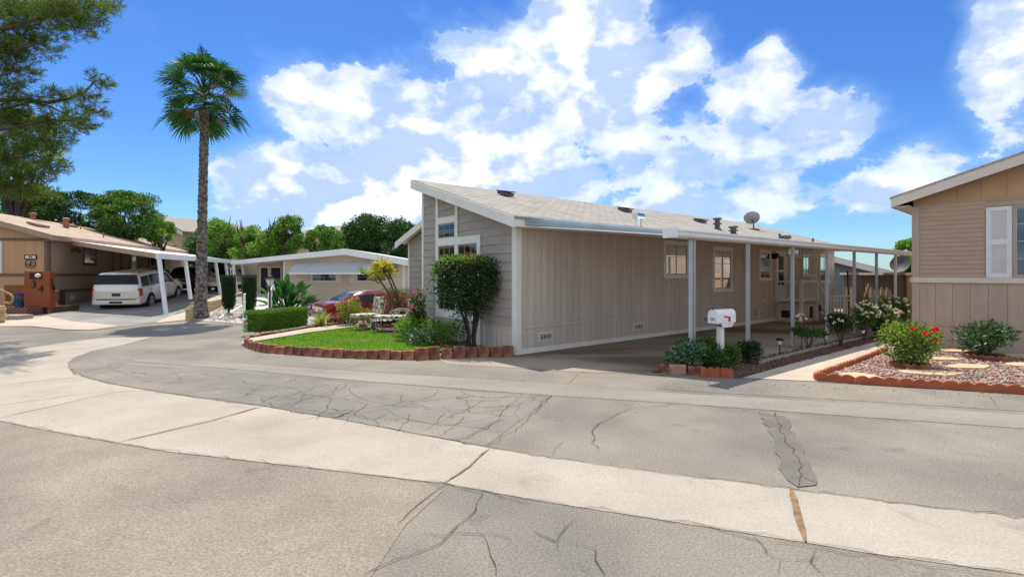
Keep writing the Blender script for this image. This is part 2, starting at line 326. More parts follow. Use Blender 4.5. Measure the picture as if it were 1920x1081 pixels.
def window(M, h0, h1, z0, z1, parent, tw=.09, grid=(1, 1), blind='right', trim='white_paint', metal='window_metal', sill=True, name='window'):
    if h0 > h1: h0, h1 = h1, h0
    a = MB(); ring(a, M, h0, h1, z0, z1, tw, .0, .05)
    if sill: fbox(a, M, h0-.04, h1+.04, z0-.02, z0+tw*.8, .05, .075); fbox(a, M, h0-.04, h1+.04, z1-.02, z1+.05, .0, .065)
    fr = a.build(name, trim, parent, bevel=.004)
    i0, i1, j0, j1 = h0+tw, h1-tw, z0+tw, z1-tw
    b = MB(); ring(b, M, i0, i1, j0, j1, .03, .012, .036)
    gx, gz = grid
    if blind in ('right', 'left', 'both') and gx == 1: fbox(b, M, (i0+i1)/2-.018, (i0+i1)/2+.018, j0+.03, j1-.03, .014, .034)
    for i in range(1, gx): h = i0+(i1-i0)*i/gx; fbox(b, M, h-.008, h+.008, j0+.03, j1-.03, .018, .031)
    for i in range(1, gz): h = j0+(j1-j0)*i/gz; fbox(b, M, i0+.03, i1-.03, h-.008, h+.008, .019, .030)
    b.build('sash', metal, fr)
    c = MB(); fbox(c, M, i0+.002, i1-.002, j0+.002, j1-.002, .013, .0145); c.build('backing', 'dark_room', fr)
    if blind != 'none':
        s = MB(); z = j0+.05; b0, b1 = (i0+i1)/2+.02, i1-.03
        if blind == 'left': b0, b1 = i0+.03, (i0+i1)/2-.02
        if blind == 'both' or gx > 1: b0, b1 = i0+.03, i1-.03
        while z < j1-.05:
            fbox(s, M, b0, b1, z, z+.022, .0155, .018); z += .034
        s.build('blind', 'blind_slat', fr)
    g = MB(); fbox(g, M, i0+.028, i1-.028, j0+.028, j1-.028, .0215, .0245); g.build('glass_pane', 'window_glass', fr)
    return fr
def text(body, size, m, parent, matrix, depth=.004, name='number'):
    cu = bpy.data.curves.new(name, 'FONT'); cu.body = body; cu.size = size; cu.extrude = depth; cu.align_x = 'CENTER'; cu.align_y = 'CENTER'; cu.offset = size*.012
    t = bpy.data.objects.new(name, cu); COL.objects.link(t); dg = bpy.context.evaluated_depsgraph_get(); me = bpy.data.meshes.new_from_object(t.evaluated_get(dg))
    bpy.data.objects.remove(t); me.transform(matrix); me.materials.clear(); me.materials.append(MATS[m]); me.name = name
    return link(name, me, parent)
def sheet(name, pts, off, m, grid=1.0, label=None):
    bm = bmesh.new(); vs = [bm.verts.new((p[0], p[1], 0)) for p in pts]; bm.faces.new(vs)
    xs = [p[0] for p in pts]; ys = [p[1] for p in pts]
    if grid:
        for ax, lo, hi in ((0, min(xs), max(xs)), (1, min(ys), max(ys))):
            q = math.floor(lo/grid)*grid
            while q < hi:
                co = [0, 0, 0]; no = [0, 0, 0]; co[ax] = q; no[ax] = 1
                bmesh.ops.bisect_plane(bm, geom=bm.verts[:]+bm.edges[:]+bm.faces[:], plane_co=co, plane_no=no); q += grid
    bmesh.ops.triangulate(bm, faces=bm.faces[:])
    for v in bm.verts: v.co.z = hgt(v.co.x, v.co.y)+off
    bmesh.ops.recalc_face_normals(bm, faces=bm.faces[:])
    for f in bm.faces:
        if f.normal.z < 0: f.normal_flip()
    me = bpy.data.meshes.new(name); bm.to_mesh(me); bm.free(); me.materials.append(MATS[m]); return link(name, me, kind='structure')
def G(l): return [gp(*p) for p in l]

# ------------------------------------------------------------------ materials
mat('white_paint', (.72, .71, .68), .55, var=.05, vs=8)
mat('white_trim', (.74, .71, .64), .6, var=.06, vs=4)
mat('white_metal', (.78, .78, .77), .4, var=.04)
mat('grey_metal', (.42, .44, .46), .35, metal=.3, var=.08)
mat('gutter_metal', (.30, .38, .41), .35, metal=.3, var=.08)
mat('window_metal', (.35, .36, .37), .4, metal=.4, var=.05)
mat('dark_room', (.022, .024, .028), .6, var=.5, vs=5)
mat('blind_slat', (.62, .62, .58), .6, var=.05)
glassmat('window_glass')
mat('taupe_lap', (.36, .315, .28), .8, speck=.06, ss=5, var=.10, vs=1.5, bump=.08, bs=40, stretch=(1, 1, 6))
mat('taupe_plank', (.54, .46, .38), .8, speck=.06, ss=5, var=.10, vs=1.0, bump=.1, bs=50, stretch=(4, 4, .3))
mat('soffit_cream', (.62, .50, .38), .7, var=.05)
brickmat('grey_shingle', (.36, .335, .30), (.29, .268, .24), (.15, .135, .12), 1, 1, w=.33, h=.15, ms=.011, axes='xy', bump=.5)
brickmat('tan_shingle', (.46, .36, .27), (.39, .30, .225), (.24, .185, .14), 1, 1, w=.33, h=.16, ms=.008, axes='yx', bump=.5)
mat('black_metal', (.012, .012, .013), .55, spec=.2)
mat('vent_grey', (.10, .10, .11), .5, metal=.2)
mat('asphalt', (.232, .209, .176), .95, stain=.28, var=.13, vs=1.1, bump=.5, bs=45, col2=(.175, .163, .145), v2s=.45, speck=.45)
mat('asphalt_warm', (.262, .226, .182), .95, stain=.25, var=.11, vs=1.4, bump=.6, bs=40, col2=(.20, .175, .15), v2s=.5, speck=.45)
mat('asphalt_light', (.25, .232, .205), .93, stain=.15, speck=.25, var=.09, vs=1.0, bump=.3, bs=45, col2=(.22, .205, .18), v2s=.6, stretch=(.4, 1.6, 1))
mat('asphalt_old', (.23, .208, .178), .95, stain=.25, crackle=1.15, speck=.35, var=.10, vs=1.5, bump=.4, bs=45, col2=(.175, .165, .15), v2s=.4)
mat('asphalt_patch', (.15, .138, .122), .95, speck=.3, var=.15, vs=4, bump=.4, bs=60)
mat('crack', (.07, .06, .05), 1, var=.3, vs=6)
mat('joint_dirt', (.22, .14, .08), 1, var=.35, vs=12)
mat('concrete', (.355, .318, .268), .9, stain=.20, speck=.22, var=.10, vs=1.3, bump=.25, bs=50, col2=(.315, .275, .23), v2s=.45, v2=.58)
mat('concrete_pale', (.47, .40, .32), .9, var=.06, vs=1.3, bump=.2, bs=50, col2=(.42, .36, .30), v2s=.7)
mat('concrete_drive', (.31, .265, .215), .85, var=.10, vs=1.2, bump=.15, bs=50, col2=(.13, .095, .065), v2s=.38, v2=.50, stretch=(.55, 1.5, 1))
mat('turf', (.12, .25, .008), .9, var=.15, vs=1.5, bump=.8, bs=130)
mat('turf_blade', (.10, .23, .006), .8, var=.25, vs=1.2, col2=(.18, .32, .012), island=1, trans=.3)
mat('terracotta', (.20, .065, .04), .85, var=.3, vs=7, bump=.3, bs=60, col2=(.29, .125, .075), v2s=4, objrand=.35)
mat('terracotta_pale', (.42, .22, .15), .85, var=.15, vs=7, bump=.3, bs=60)
mat('terracotta_red', (.36, .10, .042), .8, var=.15, vs=9, bump=.3, bs=60)
mat('soil', (.10, .07, .045), 1, var=.3, vs=8, bump=.8, bs=40)
mat('lava_rock', (.20, .11, .09), .95, var=.25, vs=6, col2=(.46, .34, .29), island=1)
mat('lava_dark', (.10, .05, .042), .95, var=.3, vs=6, col2=(.20, .11, .09), island=1)
mat('gravel_bed', (.20, .12, .10), 1, var=.3, vs=20, bump=.8, bs=50)
mat('driveway_grey', (.27, .26, .25), .9, speck=.12, var=.1, vs=1.2, bump=.2, bs=50, col2=(.20, .19, .18), v2s=.5)
mat('dish_grey', (.30, .31, .32), .5, metal=.2)
mat('dry_leaf', (.22, .12, .05), .9, col2=(.32, .22, .10), island=1)
mat('tan_gravel', (.38, .31, .23), 1, var=.25, vs=20, bump=.8, bs=60)
mat('flagstone', (.56, .40, .25), .85, var=.10, vs=5, bump=.3, bs=40)
mat('grey_gravel', (.45, .42, .38), 1, var=.25, vs=14, bump=.8, bs=60)
mat('bark', (.11, .075, .05), .95, var=.35, vs=10, bump=.8, bs=30, stretch=(1, 1, .3))
mat('bark_dark', (.05, .035, .028), .95, var=.35, vs=10, bump=.8, bs=30)
mat('palm_bark', (.25, .22, .195), .95, var=.4, vs=14, bump=.9, bs=25, col2=(.10, .08, .065), v2s=9)
mat('leaf_dark', (.010, .032, .009), .5, var=.2, vs=2, col2=(.03, .08, .016), island=1, trans=.12)
mat('leaf_mid', (.03, .085, .014), .5, var=.2, vs=2, col2=(.09, .19, .03), island=1, trans=.3)
mat('leaf_bright', (.07, .20, .02), .5, var=.2, vs=2, col2=(.28, .44, .06), island=1, trans=.4)
mat('leaf_yellow', (.24, .33, .05), .5, var=.2, vs=2, col2=(.38, .36, .07), island=1, trans=.4)
mat('leaf_blue', (.15, .24, .12), .45, var=.2, vs=2, col2=(.04, .10, .04), island=1, trans=.15, spec=.5)
mat('leaf_red', (.40, .10, .06), .5, var=.2, vs=2, col2=(.50, .26, .10), island=1, trans=.4)
mat('leaf_rust', (.22, .07, .05), .6, var=.2, vs=2, col2=(.36, .22, .12), island=1, trans=.3)
mat('leaf_gold', (.60, .50, .05), .5, var=.15, vs=2, col2=(.45, .50, .08), island=1, trans=.4)
mat('needle', (.05, .095, .01), .6, var=.25, vs=1.5, col2=(.17, .24, .03), island=1, trans=.45)
mat('palm_leaf', (.022, .09, .018), .55, var=.2, vs=2, col2=(.07, .20, .035), island=1, trans=.3, spec=.15)
mat('palm_dry', (.32, .17, .07), .9, var=.2, vs=3)
mat('hedge_leaf', (.09, .20, .02), .5, var=.2, vs=2, col2=(.20, .34, .04), island=1, trans=.3)
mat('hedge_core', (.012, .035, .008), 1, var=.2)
mat('petal_white', (.80, .72, .58), .6, var=.08, vs=9)
mat('petal_pink', (.75, .22, .30), .6, var=.15, vs=9)
mat('petal_red', (.75, .012, .012), .6, var=.15, vs=9)
mat('petal_purple', (.14, .06, .38), .6, var=.3, vs=9)
mat('pot_blue', (.02, .12, .22), .3, var=.2)
mat('pot_dark', (.02, .03, .025), .5)
mat('mail_white', (.80, .80, .79), .35, var=.03, vs=3)
mat('flag_red', (.45, .01, .02), .5)
mat('wood_raw', (.42, .26, .12), .7, var=.2, vs=6)
mat('wood_orange', (.28, .07, .015), .45, var=.12, vs=3, bump=.1, bs=20, stretch=(6, 6, .6))
mat('wood_tan', (.48, .36, .19), .8, var=.18, vs=4, bump=.3, bs=30)
mat('ink', (.015, .015, .015), .6)
mat('peach_plank_lit', (.58, .34, .17), .8, var=.06, vs=1.2, bump=.1, bs=50, stretch=(4, 4, .3))  # front siding, the warm light on that wall put into its colour
mat('peach_side', (.50, .38, .28), .8, var=.06, vs=1.2, bump=.1, bs=50, stretch=(4, 4, .3))
mat('brown_trim', (.22, .13, .085), .7, var=.1, vs=3)
mat('brown_fascia', (.42, .28, .19), .7, var=.08, vs=3)
mat('roof_brown', (.28, .12, .08), .6)
brickmat('brick', (.13, .035, .03), (.20, .055, .045), (.34, .25, .21), 1, 1, w=.22, h=.075, ms=.009, axes='xyz', bump=.6)
mat('stucco_beige', (.58, .48, .35), .85, var=.06, vs=1.5, bump=.1, bs=50)
mat('beige_lap', (.60, .50, .375), .8, var=.06, vs=1.5, stretch=(1, 1, 6))
mat('tan_lap', (.46, .33, .235), .75, speck=.06, ss=5, var=.09, vs=1.5, bump=.1, bs=50, stretch=(1, 1, 6))
mat('tan_plank', (.46, .355, .27), .75, speck=.06, ss=5, var=.09, vs=1.2, bump=.15, bs=60, stretch=(4, 4, .4))
mat('tan_gable', (.46, .29, .15), .8, var=.12, vs=2, bump=.15, bs=60)
mat('fascia_cream', (.66, .58, .48), .6, var=.04)
mat('awning', (.48, .48, .49), .5, var=.05)
mat('blue_grey_wall', (.20, .225, .25), .8, var=.06, vs=1.5)
mat('shed_brown', (.38, .29, .22), .8, var=.08, vs=2)
mat('tile_grey', (.27, .245, .215), .85, var=.15, vs=4)
mat('yellow_stucco', (.50, .43, .24), .85, var=.06, vs=1)
mat('car_silver', (.78, .74, .66), .3, metal=.35, var=.03, coat=.6)
mat('car_black', (.012, .012, .014), .2, var=.03, coat=.8, spec=.5)
mat('car_red', (.17, .006, .012), .25, metal=.2, var=.04, coat=.9)
mat('car_glass', (.006, .007, .009), .12, var=.02, spec=.25)
mat('tyre', (.018, .018, .018), .85)
mat('rim', (.60, .60, .60), .25, metal=.8, var=.04)
mat('chrome', (.75, .75, .75), .12, metal=1, var=.02)
mat('tail_red', (.40, .008, .01), .2, var=.05, coat=.8)
mat('plate_dark', (.05, .05, .06), .4)
mat('plate_pale', (.70, .70, .66), .4)
mat('lamp_glass', (.75, .72, .62), .2, var=.03)
mat('cushion', (.60, .54, .42), .9, var=.1, vs=6, col2=(.07, .065, .055), v2s=9, v2=.53)
mat('iron_pale', (.52, .50, .46), .4, metal=.3)
mat('hose', (.72, .69, .62), .5)
mat('plastic_green', (.02, .08, .05), .5)
# ================================================================== SETTING
def ground():
    xs = [-900, -300, -120, -60]+[(-40+.5*i) for i in range(131)]+[45, 80, 200, 900]
    ys = [-200, -60, -20]+[(-8+.5*i) for i in range(137)]+[75, 100, 200, 900]
    V = [(x, y, hgt(x, y)) for y in ys for x in xs]; n = len(xs)
    Fq = [(j*n+i, j*n+i+1, (j+1)*n+i+1, (j+1)*n+i) for j in range(len(ys)-1) for i in range(n-1)]
    o = npmesh('road', V, Fq, 'asphalt', kind='structure')
ground()
FM = Frame((.094, 10.87), (.785, .620)); F4 = .004
UP = [(127,681),(128,690),(138,700),(160,708),(207,720),(253,728),(300,736),(400,750),(493,762),(640,787),(850,827),(912,838),(1000,854),(1192,880),(1383,904),(1493,918),(1671,943),(1920,970),(2500,1035)]
LO = [(2500,1130),(1920,1077),(1623,1036),(1508,1017),(1192,967),(1000,937),(833,906),(625,882),(469,864),(312,846),(219,830),(115,812),(0,789),(-400,735)]
sheet('concrete_strip', G([(-400,655),(0,656),(43,654),(133,640),(200,633),(287,631),(233,646),(173,658),(140,670)]+UP+LO), F4, 'concrete', 0)
sheet('asphalt_strip', G([(250,673),(400,679),(681,697),(1000,716),(1287,738),(1623,757),(1920,777),(2400,812),(2400,845),(1920,803),(1623,782),(1268,756),(1000,739),(700,716),(400,688),(250,678)]), F4, 'asphalt_light', 0)
sheet('asphalt_verge', G([(1250,706),(1378,711),(1530,716),(1640,725),(1920,741),(2400,775),(2400,805),(1920,771),(1623,752),(1287,733),(1230,728)]), F4, 'asphalt_patch2' if 'asphalt_patch2' in MATS else 'asphalt', 0)
sheet('foreground_asphalt', G([(-400,737),(0,791),(115,814),(219,832),(312,848),(469,866),(625,884),(790,903),(830,920),(760,985),(690,1090),(640,1300),(-2500,1300)]), F4, 'asphalt_warm', 0)
sheet('cracked_asphalt', G([(131,684),(134,692),(160,706),(207,718),(300,734),(493,760),(850,825),(910,836),(960,800),(1035,742),(870,733),(700,722),(400,694),(250,684),(180,672)]), F4, 'asphalt_old', 0)
def rough(P, amp, seg=.12):
    out = []
    for i in range(len(P)):
        a, c = P[i], P[(i+1) % len(P)]; k = max(1, int((c-a).length/seg))
        for j in range(k): out.append(a.lerp(c, j/k)+Vector((random.gauss(0, amp), random.gauss(0, amp), 0)))
    return out
sheet('asphalt_patch', rough(G([(1422,772),(1442,776),(1474,781),(1486,806),(1520,872),(1535,912),(1500,914),(1470,897),(1462,858),(1448,820)]), .018), .008, 'asphalt_patch', 0)
# worn seams and cracks, thin ribbons lying on the ground
def ribbons(name, lines, off, m, w, jit=.5, seg=.14):
    V = []; Fq = []
    for ln in lines:
        wd = w*(ln[0] if isinstance(ln[0], (int, float)) else 1); P = [gp(*p) for p in (ln[1:] if isinstance(ln[0], (int, float)) else ln)]
        Q = []
        for a, b in zip(P, P[1:]):
            k = max(1, int((b-a).length/seg))
            for i in range(k): Q.append(a.lerp(b, i/k))
        Q.append(P[-1]); n0 = len(V)
        Q = [q+Vector((random.gauss(0, 1), random.gauss(0, 1), 0))*seg*.22*jit if 0 < i < len(Q)-1 else q for i, q in enumerate(Q)]
        for i, q in enumerate(Q):
            d = (Q[min(i+1, len(Q)-1)]-Q[max(i-1, 0)]).normalized(); s = Vector((-d.y, d.x, 0)); e = wd*(.45+.9*random.random())*(.35 if i in (0, len(Q)-1) else 1)/2
            V += [(q+s*e)[:2]+(off,), (q-s*e)[:2]+(off,)]
            if i: k = n0+2*i; Fq.append((k-2, k-1, k+1, k))
    return npmesh(name, V, Fq, m, kind='structure')
CR = [UP and [1.6]+UP[1:-1], [.8]+[(127,681),(140,670),(173,658),(233,646),(287,632)], [1.0]+LO[1:],
 [(300,677),(640,700)], [(250,669),(420,676),(681,696),(1000,716),(1287,738),(1623,757),(1920,778)], [.8,(700,716),(1000,740),(1268,757),(1623,783),(1920,805)],
 [(655,714),(640,716),(570,732),(493,760)], [(650,718),(648,727),(610,737),(560,752),(540,765)], [(912,838),(975,800),(1035,742)],
 [(655,727),(662,742),(690,752),(740,760),(800,768),(860,774),(920,777),(975,782)], [(640,747),(690,757),(665,775),(680,784),(760,785),(800,793),(880,800),(915,805)],
 [(640,720),(620,740),(560,750),(450,748),(400,747)], [(822,730),(815,742),(775,752),(740,768)], [(540,765),(600,772),(660,778),(720,768),(770,790),(835,798),(900,788),(950,778)],
 [(905,752),(880,768),(850,778),(820,795)], [(955,757),(940,775),(930,790),(900,812),(860,826)], [(980,736),(965,755),(940,770),(900,775),(860,768),(800,765),(770,758)],
 [(770,775),(765,785),(740,812)], [(835,776),(815,797),(790,810)], [(870,782),(850,800),(818,820)], [(660,779),(640,800)], [(700,784),(705,800),(670,800)],
 [(990,742),(960,740),(930,752),(890,752)], [(600,774),(590,790)], [(950,785),(910,800),(880,815),(858,826)], [(560,790),(620,776)],
 [(440,712),(470,720),(545,727),(570,738),(565,752)], [(300,712),(370,700),(420,708)], [(160,695),(200,690),(280,716),(350,720)], [(350,737),(420,728),(500,731),(640,722)],
 [(380,742),(440,736),(520,745),(600,748)], [(250,722),(300,712),(400,700)], [(190,700),(230,685),(330,690)],
 [1.5,(1270,757),(1180,768),(1140,785),(1116,800),(1112,830),(1120,843)], [(1058,827),(1040,845),(1035,855)], [(1322,710),(1330,722),(1345,732)], 
 [1.3,(1455,772),(1458,790),(1468,810),(1478,830),(1490,850),(1500,875),(1502,890),(1495,916)], [(1380,762),(1410,775),(1455,781)], [(1502,890),(1535,910)],
 [1.2,(838,908),(800,935),(775,960),(745,985)], [(860,985),(850,1008),(790,1035),(740,1050),(700,1070),(680,1081)], [1.3,(850,915),(900,930),(885,960),(860,985),(830,1005),(790,1000)],
 [(850,915),(920,922),(980,944),(1000,945)], [1.2,(1000,998),(1040,1015),(1050,1012)], [(1077,975),(1060,995),(1050,1015),(1045,1030)], [1.3,(1062,1016),(1112,1028),(1118,1050),(1135,1081)],
 [1.3,(1250,975),(1330,990),(1400,1010),(1440,1020)], [(1410,1003),(1434,1030),(1430,1040),(1460,1052),(1458,1081)], [(1440,1018),(1540,1030),(1640,1048),(1780,1068),(1900,1085)], [(1530,1030),(1530,1055),(1545,1081)],
 [(1460,1048),(1540,1048)], [(1852,740),(1870,760)], [(890,990),(910,1010),(930,1081)], [(845,1000),(905,1005),(960,1012)], [(640,693),(700,676)], [(600,696),(660,680)], [(1060,720),(1095,697)], [(1000,770),(1035,742)],
 [(87,858),(60,870)], [.6,(0,672),(120,682),(170,666)], [.7,(0,656),(60,650),(133,640)], [.7,(40,655),(130,661),(170,660)]]
ribbons('crack', CR, .012, 'crack', .0055, .8, .10)
ribbons('joint', [[1.0,(219,830),(300,812),(400,788),(493,762)], [1.1,(835,905),(880,875),(918,842)], [1.9,(1510,1017),(1498,970),(1483,917)], [.6,(0,783),(97,762),(213,736),(330,730)], [.5,(0,760),(130,742),(213,733)], [.6,(0,722),(100,712),(160,707)]], .013, 'joint_dirt', .022, .25)
# driveway of the main house and the path
w = lambda x, y: FM.W(x, y, 0)
sheet('driveway', [w(19.5,0.02), w(.02,.02), gp(968,664), gp(820,672), gp(838,682), gp(960,689), gp(1060,696), gp(1240,703), gp(1378,708), w(2.2,-3.45), w(17,-3.45), w(22,-3.4), w(28,-3), w(28,8), w(19.5,8)], F4, 'concrete_drive', 0)
PT = [(1378,708),(1395,707),(1532,714),(1660,660)]
sheet('path', [gp(1392,708.5), gp(1530,715), w(7.1,-5.06), w(9.0,-5.0), w(19,-5.0), w(19,-4.25), w(9,-4.22), w(4,-4.22)], .008, 'concrete_pale', 0)
tag_ = None
sheet('planting_strip', [gp(1376,709), gp(1394,709), w(4,-4.22), w(9,-4.22), w(17,-4.25), w(17,-3.45), w(2.2,-3.45)], .006, 'soil', 0)
sheet('gravel_bed', G([(1533,716),(1665,659),(1700,649),(1770,650),(1925,664),(2300,700),(2300,768),(1920,739)]), .006, 'gravel_bed', 0)
# left driveway, centre yard
sheet('carport_driveway', G([(-60,606),(60,602),(115,612),(172,619),(290,606),(316,596)])+[Vector((-15.0,22,0)),Vector((-20.5,42,0)),Vector((-27.2,42,0)),Vector((-22.4,23.8,0)),Vector((-28,21.5,0))], .012, 'driveway_grey', 1)
sheet('carport_apron', G([(-300,612),(-60,612),(20,600),(88,593),(130,602),(225,611),(170,619),(120,618),(60,612)]), .018, 'concrete_pale', 1)
sheet('carport_path', G([(316,594),(290,606),(352,600),(368,578)])+[Vector((-17.2,29,0)),Vector((-19.4,38,0)),Vector((-20.2,38,0)),Vector((-16.3,27,0)),Vector((-15.0,22.5,0))], .02, 'concrete_pale', 1)
sheet('gravel_yard', [Vector((-13.1,18.9,0)),Vector((-10.0,18.6,0)),Vector((-9.2,17.6,0)),Vector((-5.2,18.2,0)),Vector((-5.5,29.5,0)),Vector((-19,30,0)),Vector((-14.6,23,0))], .012, 'grey_gravel', 1)
TURF = G([(462,648),(480,653),(560,661),(700,668),(780,670),(848,657),(800,644),(735,631),(664,614),(649,614),(580,623),(466,642)])
sheet('lawn_base', TURF, .05, 'turf', 0)
sheet('mowing_strip', G([(452,648),(462,640),(580,619),(649,611),(690,607),(690,613),(649,618),(580,627),(470,646)]), .075, 'concrete_pale', 0)
sheet('planter_soil', G([(849,660),(962,660),(955,640),(800,615),(700,600),(664,612),(735,631),(800,644)]), .06, 'soil', 0)
# turf blades: nobody could count them
def inpoly(P, x, y):
    c = np.zeros(len(x), bool); n = len(P)
    for i in range(n):
        a, b = P[i], P[(i+1) % n]; m = ((a[1] > y) != (b[1] > y)) & (x < (b[0]-a[0])*(y-a[1])/((b[1]-a[1])+1e-12)+a[0]); c ^= m
    return c
def scatter(P, n):
    P = [(p[0], p[1]) for p in P]; xs = [p[0] for p in P]; ys = [p[1] for p in P]; X = []; 
    x = rng.uniform(min(xs), max(xs), n*4); y = rng.uniform(min(ys), max(ys), n*4); k = inpoly(P, x, y); return x[k][:n], y[k][:n]
x, y = scatter(TURF, 32000); n = len(x)
C = np.stack([x, y, np.full(n, .045)], 1); D = np.stack([rng.normal(0, .45, n), rng.normal(0, .45, n), np.ones(n)], 1)
V, Fq = leafquads(C, D, .035+.02*rng.random(n), .006); lawn = npmesh('grass', V, Fq, 'turf_blade'); tag(lawn, 'short bright green artificial grass blades of the curved front lawn', 'grass'); lawn['kind'] = 'stuff'
def stones(name, P, n, s0, s1, m, z, label):
    x, y = scatter(P, n); n = len(x); s = rng.uniform(s0, s1, (n, 1, 1))
    o = np.array([(1,0,0),(0,1,0),(-1,0,0),(0,-1,0),(0,0,.7),(0,0,-.5)], float)[None]*(1+.35*rng.normal(size=(n, 6, 1))); a = rng.uniform(0, 6.28, n); c, s_ = np.cos(a), np.sin(a)
    o = np.stack([o[..., 0]*c[:, None]*1.3-o[..., 1]*s_[:, None], o[..., 0]*s_[:, None]*1.3+o[..., 1]*c[:, None], o[..., 2]], -1)*s
    hz = np.array([hgt(a, b) for a, b in zip(x, y)]); V = o+np.stack([x, y, hz+z+s[:, 0, 0]*.4*rng.random(n)], 1)[:, None]
    T = np.array([(0,1,4),(1,2,4),(2,3,4),(3,0,4),(1,0,5),(2,1,5),(3,2,5),(0,3,5)]); Fq = (T[None]+6*np.arange(n)[:, None, None]).reshape(-1, 3)
    q = npmesh(name, V.reshape(-1, 3), Fq, m); tag(q, label, 'gravel'); q['kind'] = 'stuff'
stones('gravel', G([(1538,712),(1665,661),(1700,652),(1770,653),(1925,668),(2080,682),(2080,746),(1920,734)]), 11000, .012, .035, 'lava_rock', .01, 'reddish lava rock gravel filling the bed before the right house')
stones('gravel', [gp(1380,706), gp(1394,706), w(4,-4.25), w(9,-4.25), w(9,-3.8), w(4,-3.8)], 5000, .012, .028, 'lava_dark', .01, 'dark red gravel in the narrow strip between path and carport')
stones('gravel', [w(3,-3.45), w(4,-3.82), w(16,-3.82), w(16,-3.45)], 4000, .012, .028, 'tan_gravel', .01, 'tan and grey gravel under the rose shrubs beside the carport posts')
stones('gravel', [Vector((-12.6,19.2,0)),Vector((-10.2,19,0)),Vector((-5.4,19,0)),Vector((-5.6,28,0)),Vector((-15.5,28,0))], 5000, .02, .045, 'grey_gravel', .01, 'pale grey gravel in the yard before the beige home with the awning')

# ================================================================== MAIN HOUSE
hm = thing('manufactured_home', 'long taupe home with a sloping gable front behind the round green tree', 'house', FM.o, FM.a)
ML = 18.5; WR = 4.32; WT = 8.7; SX = 1.74; SL = .31
rt = lambda y: 3.02+SL*((y+.35) if y < WR else (2*WR-y+.35))
wtop = lambda y: rt(y)-.14
b = MB()
b.prism([(.0, 0, -.4), (.0, WR, -.4), (.0, WR, wtop(WR)), (.0, 0, wtop(0))], (ML, 0, 0))
b.prism([(SX, WR+.002, -.4), (SX, WT, -.4), (SX, WT, wtop(WT)), (SX, WR+.002, wtop(WR))], (ML-SX, 0, 0))
wallm = b.build('wall', 'taupe_plank', hm)
MG = lambda h, z, o: (-o, h, z); MLg = lambda h, z, o: (h, -o, z); MG2 = lambda h, z, o: (SX-o, h, z); MS = lambda h, z, o: (h, WR+o, z)
b = MB(); laps(b, MG, .12, WR-.08, .62, 5, lambda h: wtop(h), .205); laps(b, MG2, WR+.05, WT-.08, .62, 5, lambda h: wtop(h), .205)
b.build('lap_siding', 'taupe_lap', hm)
b = MB(); planks(b, MG, .12, WR-.08, -.2, .56, None, .2, .012); planks(b, MG2, WR+.05, WT-.08, -.3, .56, None, .2, .012)
planks(b, MLg, .13, ML-.05, .66, 2.86, None, .203, .008); planks(b, MLg, .13, ML-.05, .12, .55, None, .203, .008)
fbox(b, MLg, .13, ML-.05, .555, .655, 0, .022); fbox(b, MG, .12, WR-.08, .565, .60, 0, .03)
b.build('plank_siding', 'taupe_plank', hm)
# cream trim
b = MB()
fbox(b, MLg, -.022, .125, -.05, 2.86, 0, .032); fbox(b, MG, -.03, .118, -.05, 2.96, .001, .034); fbox(b, MG, WR-.1, WR, -.3, wtop(WR)-.05, .001, .034)
fbox(b, MS, -.0, .1, -.3, wtop(WR)-.05, .0, .03); fbox(b, MG2, WT-.1, WT, -.3, wtop(WT)-.05, .001, .034)
fbox(b, MLg, .126, ML, -.02, .115, .0, .03); b.build('corner_trim', 'white_trim', hm, bevel=.004)
b = MB(); fbox(b, MLg, -.0, ML, 2.78, 2.87, .034, .36); b.build('soffit', 'soffit_cream', hm)
# roof
b = MB(); t = .10
def slope(b, x0, x1, ya, yb, th):
    b.prism([(x0, ya, rt(ya)), (x0, yb, rt(yb)), (x0, yb, rt(yb)-th), (x0, ya, rt(ya)-th)], (x1-x0, 0, 0))
slope(b, -.36, ML+.36, -.40, WR, .06); slope(b, 1.36, ML+.36, WR+.0001, WT+.4, .06)
roof = b.build('roof', 'grey_shingle', hm)
def rake(b, x, ya, yb, h=.235, up=-.015, th=.035):
    b.prism([(x, ya, rt(ya)+up), (x, yb, rt(yb)+up), (x, yb, rt(yb)+up-h), (x, ya, rt(ya)+up-h)], (-th, 0, 0))
b = MB(); rake(b, -.345, -.38, WR+.02); rake(b, 1.375, WR, WT+.38); rake(b, ML+.36, -.38, WR)
fbox(b, MLg, -.345, ML+.33, 2.785, rt(-.35)-.02, .365, .385)
b.prism([(-.34, -.36, rt(-.36)-.062), (-.34, WR, rt(WR)-.062), (-.34, WR, rt(WR)-.075), (-.34, -.36, rt(-.36)-.075)], (.36, 0, 0))
b.prism([(1.38, WR, rt(WR)-.062), (1.38, WT+.36, rt(WT+.36)-.062), (1.38, WT+.36, rt(WT+.36)-.075), (1.38, WR, rt(WR)-.075)], (.36, 0, 0))
b.build('fascia', 'white_trim', hm, bevel=.004)
# gutter profile along the eave
b = MB(); pr = [(-.39, 3.00), (-.50, 3.00), (-.51, 2.985), (-.50, 2.955), (-.475, 2.94), (-.475, 2.90), (-.455, 2.885), (-.455, 2.835), (-.39, 2.83)]
b.prism([(-.06, y, z) for y, z in pr], (ML+.3, 0, 0)); b.build('gutter', 'gutter_metal', hm)
